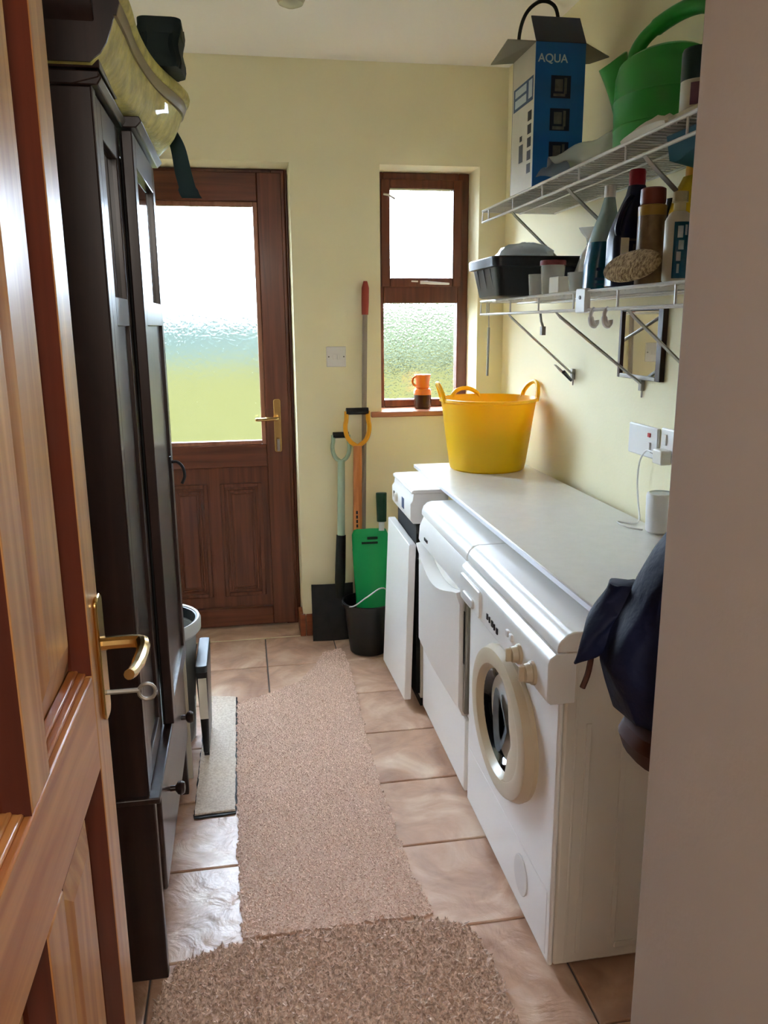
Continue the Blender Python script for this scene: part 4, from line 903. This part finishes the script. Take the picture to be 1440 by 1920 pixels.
# ------------------------------------------------------------------ tools in the corner
def dhandle(t, x, z, y, w_, h_, r, mt, grip):
    pts = [(x, y, z-h_)]+[(x-w_*.5*sin(a), y, z-h_*.45-h_*.5*cos(a)) for a in np.linspace(.35, 2.0, 7)]+[(x-w_*.44, y, z)]
    ob('grip_loop', MB().tube(smoothline(pts, 3), r, 8).tube(smoothline([(2*x-p[0], p[1], p[2]) for p in pts], 3), r, 8), mt, t)
    ob('crossbar', MB().tube([(x-w_*.46, y, z), (x+w_*.46, y, z)], r*1.5, 10), grip, t, label='black grip bar')
t = thing('long_handled_spade', 'mint-handled spade with wide dark blade leaning in corner', 'spade', (.40, 3.42, 0))
dhandle(t, .408, .930, 3.505, .075, .12, .009, 'mint', 'blacksoft')
ob('shaft', MB().tube([(.408, 3.505, .82), (.398, 3.482, .48)], [.016, .017], 12), 'mint', t)
ob('socket', MB().tube([(.398, 3.482, .485), (.388, 3.470, .28), (.384, 3.462, .20)], [.021, .024, .018], 12), 'blacksoft', t, label='black steel socket')
R = []
for zi in np.linspace(0, 1, 9):
    z = .002+.262*zi; y = 3.456+.018*zi
    R.append([(.352+.094*uu, y-.008*(1-uu*uu)-.002, z) for uu in np.linspace(-1, 1, 9)]+[(.352+.094*uu, y-.008*(1-uu*uu)+.002, z) for uu in np.linspace(1, -1, 9)])
ob('blade', MB().loft(R), 'steel', t, label='square dark steel blade')
t = thing('garden_spade', 'garden spade with orange ash shaft and amber loop grip', 'spade', (.47, 3.47, 0))
dhandle(t, .478, 1.035, 3.478, .105, .155, .010, 'yellowgrip', 'blacksoft')
ob('shaft', MB().tube([(.478, 3.478, .885), (.468, 3.458, .42)], [.019, .021], 12), 'orangewood', t)
m = MB()
for k in range(5): m.box(.462+.0, .470, 3.4445-.0008*k, 3.4525, .60-.020*k-.014, .60-.020*k)
ob('printed_mark', m, 'print_dark', t, kind='stuff')
ob('socket', MB().tube([(.468, 3.458, .425), (.480, 3.450, .22)], [.024, .018], 12), 'blacksoft', t)
R = []
for zi in np.linspace(0, 1, 5):
    z = .002+.22*zi; y = 3.442+.008*zi; R.append([(.494+.038*uu, y-.003, z) for uu in np.linspace(-1, 1, 5)]+[(.494+.038*uu, y+.003, z) for uu in np.linspace(1, -1, 5)])
ob('blade', MB().loft(R), 'steel', t)
t = thing('broom_pole', 'tall grey pole with red grip leaning against the back wall', 'pole', (.50, 3.505, 0))
ob('pole_shaft', MB().tube([(.492, 3.506, .003), (.524, 3.522, 1.44)], .0105, 10), 'polegrey', t)
ob('pole_grip', MB().tube([(.5241, 3.522, 1.440), (.5255, 3.5225, 1.49), (.527, 3.523, 1.55), (.5275, 3.523, 1.578)], [.014, .016, .016, .008], 12), 'redgrip', t, label='red plastic grip')
bk = thing('black_bucket', 'black builder bucket with wire handle in the corner', 'bucket', (.485, 3.355, 0))
bc = (.492, 3.312, 0)
ob('bucket_wall', MB().lathe([(.002, .002), (.078, .002), (.082, .006), (.108, .215), (.116, .217), (.117, .232), (.108, .234), (.103, .215), (.078, .012), (.002, .010)], bc, 36), 'black', bk)
ob('wire_handle', MB().tube(smoothline([(bc[0]-.108, bc[1]-.02, .215), (bc[0]-.075, bc[1]-.10, .245), (bc[0]-.02, bc[1]-.122, .29), (bc[0]+.05, bc[1]-.112, .32), (bc[0]+.112, bc[1]-.02, .215)], 6), .003, 6), 'palegrey', bk, label='bare wire handle')
t = thing('hand_shovel', 'green plastic shovel standing handle-up in the black bucket', 'shovel', (.51, 3.36, .02))
def gring(z, hw, th): 
    y = 3.330+.065*(z-.2)/.35
    return [(.512-hw, y-.010, z), (.512-hw+.012, y, z), (.512, y+.006, z), (.512+hw-.012, y, z), (.512+hw, y-.010, z), (.512+hw, y-.006, z), (.512+hw-.012, y+.005, z), (.512, y+.011, z), (.512-hw+.012, y+.005, z), (.512-hw, y-.006, z)]
ob('scoop', MB().loft([gring(.045, .058, 0), gring(.12, .068, 0), gring(.40, .078, 0), gring(.51, .079, 0), gring(.530, .070, 0)]), 'green', t)
ob('scoop_badge', MB().box(.50, .545, 3.372, 3.379, .487, .497).box(.475, .545, 3.370, 3.377, .468, .476), 'greendark', t)
ob('ferrule', MB().tube([(.566, 3.392, .520), (.568, 3.399, .560)], .013, 12), 'palegrey', t, label='pale ferrule')
ob('handle', MB().tube([(.568, 3.399, .558), (.570, 3.415, .685)], [.021, .024], 12), 'greendark', t, .003, label='dark green grip')

# ------------------------------------------------------------------ beside the wardrobe
t = thing('laundry_bin', 'grey plastic bin with pale rim standing past the wardrobe', 'bin', (-.357, 2.665, 0))
bc = (-.349, 2.665, .002)
ob('bin_wall', MB().lathe([(.002, 0), (.124, 0), (.130, .006), (.152, .40), (.148, .40), (.126, .012), (.002, .010)], bc, 44), 'greytub', t)
ob('bin_rim', MB().lathe([(.146, .395), (.160, .392), (.169, .402), (.170, .432), (.165, .442), (.158, .440), (.150, .405)], bc, 44, cap0=False, cap1=False), 'palegrey', t, label='pale grey rolled rim')
ob('bin_liner', MB().lathe([(.149, .40), (.157, .437), (.152, .436), (.143, .30), (.002, .29)], bc, 44, cap0=False), 'darkgrey', t, label='charcoal lining')
t = thing('file_crate', 'narrow black plastic crate with white tag beside grey bin', 'crate', (-.178, 2.60, 0))
R = []
for z, k_ in ((.03, .0), (.034, .004), (.30, .012), (.335, .012), (.338, .008)):
    R.append([(x, y, z) for x, y in rrect(-.175, 2.60, .006+k_, .115+k_, .008)])
ob('crate_body', MB().loft(R), 'black', t)
ob('crate_rim', MB().loft([[(x, y, z) for x, y in rrect(-.175, 2.60, .019, .130, .012)] for z in (.318, .340)]), 'darkgrey', t, .003)
ob('white_tag', MB().box(-.187, -.161, 2.468, 2.4716, .16, .30), 'paper', t, label='white paper tag')
ob('castor', MB().lathe([(.022, -.008), (.022, .008)], (-.175, 2.51, .0325), 16, axis='x').lathe([(.022, -.008), (.022, .008)], (-.175, 2.69, .0325), 16, axis='x'), 'blacksoft', t)
t = thing('cardboard_sheet', 'pale folded cardboard standing between wardrobe and grey bin', 'cardboard', (-.30, 2.40, 0))
ob('card_leaf', rbox(-.40, -.214, 2.385, 2.390, .001, .46), 'boxwhite', t); ob('card_leaf', rbox(-.40, -.219, 2.392, 2.397, .001, .47), 'boxgrey', t)

# ------------------------------------------------------------------ rugs
def inside(px, py, poly):
    n = len(poly); r = np.zeros(len(px), bool); j = n-1
    for i in range(n):
        xi, yi = poly[i]; xj, yj = poly[j]
        cnd = ((yi > py) != (yj > py)) & (px < (xj-xi)*(py-yi)/(yj-yi+1e-12)+xi); r ^= cnd; j = i
    return r
def fine(poly, step=.012, wob=.003):
    out = []
    for i in range(len(poly)):
        a, b_ = np.array(poly[i]), np.array(poly[(i+1) % len(poly)]); n = max(1, int(np.linalg.norm(b_-a)/step))
        for k in range(n): out.append(tuple(a+(b_-a)*k/n+rng.normal(0, wob, 2)))
    return out
def rug(name, label, poly, z0, th, bmat, pmat, step, hgt, lean, wav=None):
    t = thing(name, label, 'rug', (poly[0][0], poly[0][1], z0))
    P = fine(poly); c = np.mean(P, 0)
    ob('backing', MB().loft([[(x, y, z0) for x, y in P], [(x, y, z0+th) for x, y in P]]), bmat, t, smooth=False)
    A = np.array(P); xs_ = np.arange(A[:, 0].min(), A[:, 0].max(), step); ys_ = np.arange(A[:, 1].min(), A[:, 1].max(), step)
    gx, gy = np.meshgrid(xs_, ys_); gx = gx.ravel()+rng.normal(0, step*.3, gx.size); gy = gy.ravel()+rng.normal(0, step*.3, gy.size)
    k = inside(gx, gy, P); gx, gy = gx[k], gy[k]; n = len(gx)
    a0 = rng.random(n)*2*pi; r = step*(.62+.25*rng.random(n)); hh = hgt*(.65+.6*rng.random(n))
    V = np.zeros((n, 4, 3)); zb = z0+th-.001
    for q in range(3):
        V[:, q, 0] = gx+r*np.cos(a0+q*2.094); V[:, q, 1] = gy+r*np.sin(a0+q*2.094); V[:, q, 2] = zb
    V[:, 3, 0] = gx+rng.normal(0, lean, n); V[:, 3, 1] = gy+rng.normal(0, lean, n); V[:, 3, 2] = zb+hh
    off = base(t); V = V.reshape(-1, 3)-np.array(off)
    I = np.arange(n)[:, None]*4; F = np.concatenate([I+[0, 1, 3], I+[1, 2, 3], I+[2, 0, 3]])
    me = bpy.data.meshes.new('pile'); me.from_pydata(V.tolist(), [], F.tolist()); me.materials.append(MAT[pmat])
    o = bpy.data.objects.new('pile', me); COL.objects.link(o); o.parent = t; o['kind'] = 'stuff'
    return t
run = [(-.061, 1.655), (.392, 1.655), (.395, 1.69), (.376, 1.80), (.372, 1.89), (.364, 2.12), (.362, 2.36), (.372, 2.75), (.386, 3.17), (.372, 3.345), (.285, 3.30), (.235, 3.16), (.165, 3.035), (.075, 2.965), (-.076, 2.885), (-.079, 2.72), (-.075, 2.3), (-.072, 1.966), (-.066, 1.75)]
rug('carpet_runner', 'long beige carpet runner leading towards the back door', run, .001, .005, 'runner', 'runnerpile', .0066, .0045, .003)
front = [(-.235, 1.10), (.492, 1.10), (.490, 1.31), (.494, 1.45), (.487, 1.54), (.468, 1.592), (.42, 1.624), (.30, 1.640), (.10, 1.642), (-.06, 1.640), (-.12, 1.628), (-.174, 1.612), (-.212, 1.580), (-.234, 1.53), (-.243, 1.44)]
rug('carpet_offcut', 'shaggy darker brown carpet piece lying nearest the doorway', front, .001, .008, 'runner', 'matpile', .0068, .0095, .006)
pm = thing('pale_mat', 'pale grey carpet mat with black edge beside the wardrobe', 'mat', (-.14, 2.55, .001))
ob('mat_top', MB().loft([[(x, y, z) for x, y in fine([(-.198, 2.174), (-.082, 2.176), (-.084, 2.935), (-.192, 2.955)], .02, .0012)] for z in (.004, .010)]), 'palemat', pm, smooth=False)
ob('mat_edge', MB().loft([[(x, y, z) for x, y in fine([(-.201, 2.158), (-.078, 2.164), (-.079, 2.938), (-.196, 2.958)], .02, .0018)] for z in (.001, .0045)]), 'blacksoft', pm, smooth=False, label='black backing edge')

# ------------------------------------------------------------------ jacket and bag on the corner
jk = thing('quilted_jacket', 'navy quilted jacket hanging at the wall corner by washer', 'jacket', (.62, .88, .85))
R = []; zsl = np.linspace(1.30, .903, 64)
for z in zsl:
    xl = np.interp(z, [.885, .90, .94, .97, 1.0, 1.05, 1.08, 1.12, 1.17, 1.22, 1.30], [.478, .466, .450, .440, .446, .470, .480, .498, .530, .575, .62])
    yf_ = np.interp(z, [.86, 1.0, 1.2, 1.3], [1.0, .985, .945, .90]); ring = []
    for k in range(90):
        a = 2*pi*k/90; cx_, hx_ = (xl+.86)/2, (.86-xl)/2; cy_, hy_ = (.815+yf_)/2, (yf_-.815)/2
        fo = .26*sin(9*a+11*z+1.5*sin(14*z))*(.5+.5*sin(3*a+6*z))+.07*sin(17*a-19*z)+.05*sin(44*z+3*sin(5*a))
        ring.append((cx_+hx_*np.sign(cos(a))*abs(cos(a))**.7*(1+.05*fo)+(.022*fo if cos(a) < .3 else 0), max(.803, cy_+hy_*np.sign(sin(a))*abs(sin(a))**.7*(1+fo)), z))
    R.append(ring)
ob('jacket_body', MB().loft(R), 'navy', jk, angle=80)
R = []
for t in np.linspace(0, 1, 22):
    z = 1.066-.088*t; xl = .462-.050*t+.006*sin(7*t); xr = .505+.006*sin(5*t); ring = []
    for k in range(26):
        a = 2*pi*k/26; w2 = (xr-xl)/2; th_ = .012+.014*sin(pi*min(1, t+.15))
        ring.append(((xl+xr)/2+w2*np.sign(cos(a))*abs(cos(a))**.8, .950+.010*sin(6*t)+th_*sin(a)*(1+.3*sin(4*a+9*t)), z-.022*t*cos(a)*-1 if False else z+.020*t*cos(a)))
    R.append(ring)
ob('jacket_lapel', MB().loft(R), 'navy', jk, angle=80)
ob('drawcord', MB().tube(smoothline([(.448, .96, .985), (.444, .962, .94), (.436, .962, .915)], 4), .004, 6), 'brownbag', jk, label='brown drawcord')
ob('hanging_loop', MB().tube([(.66, .83, 1.29), (.66, .825, 1.34)], .003, 6), 'navy', jk)
hk = thing('coat_hook', 'metal coat hook holding the navy jacket on the corner wall', 'hook', (.66, .80, 1.34))
ob('hook_plate', rbox(.645, .675, .8002, .805, 1.32, 1.39), 'chrome', hk, .002)
ob('hook_arm', MB().tube(smoothline([(.66, .804, 1.35), (.66, .83, 1.335), (.66, .845, 1.35), (.66, .846, 1.365)], 4), .004, 8), 'chrome', hk)
lb = thing('leather_bag', 'brown leather bag hanging below the navy jacket', 'bag', (.60, .90, .75))
R = []
for z, xl, hy in ((.70, .60, .02), (.72, .575, .05), (.80, .545, .065), (.83, .505, .068), (.850, .474, .068), (.872, .466, .068), (.888, .472, .060), (.898, .496, .045)):
    R.append([(x, y, z) for x, y in rrect((xl+.80)/2, .885, (.80-xl)/2, hy, hy*.8)])
ob('bag_body', MB().loft(R), 'brownbag', lb)

# ------------------------------------------------------------------ ceiling pendant
t = thing('ceiling_pendant', 'small pale glass pendant lamp hanging from the ceiling', 'lamp', (.176, 2.5, H))
ob('ceiling_rose', MB().lathe([(.045, 0), (.045, -.012), (.02, -.022), (.006, -.024)], (.176, 2.5, H-.0005), 24), 'whiteplastic', t)
ob('flex', MB().tube([(.176, 2.5, H-.02), (.176, 2.5, H-.10)], .004, 8), 'whiteplastic', t)
ob('lamp_glass', MB().lathe([(.014, -.085), (.034, -.10), (.046, -.125), (.046, -.145), (.034, -.168), (.015, -.176), (.002, -.177)], (.176, 2.5, H), 24, cap0=False), 'lampglass', t, label='pale glass globe')
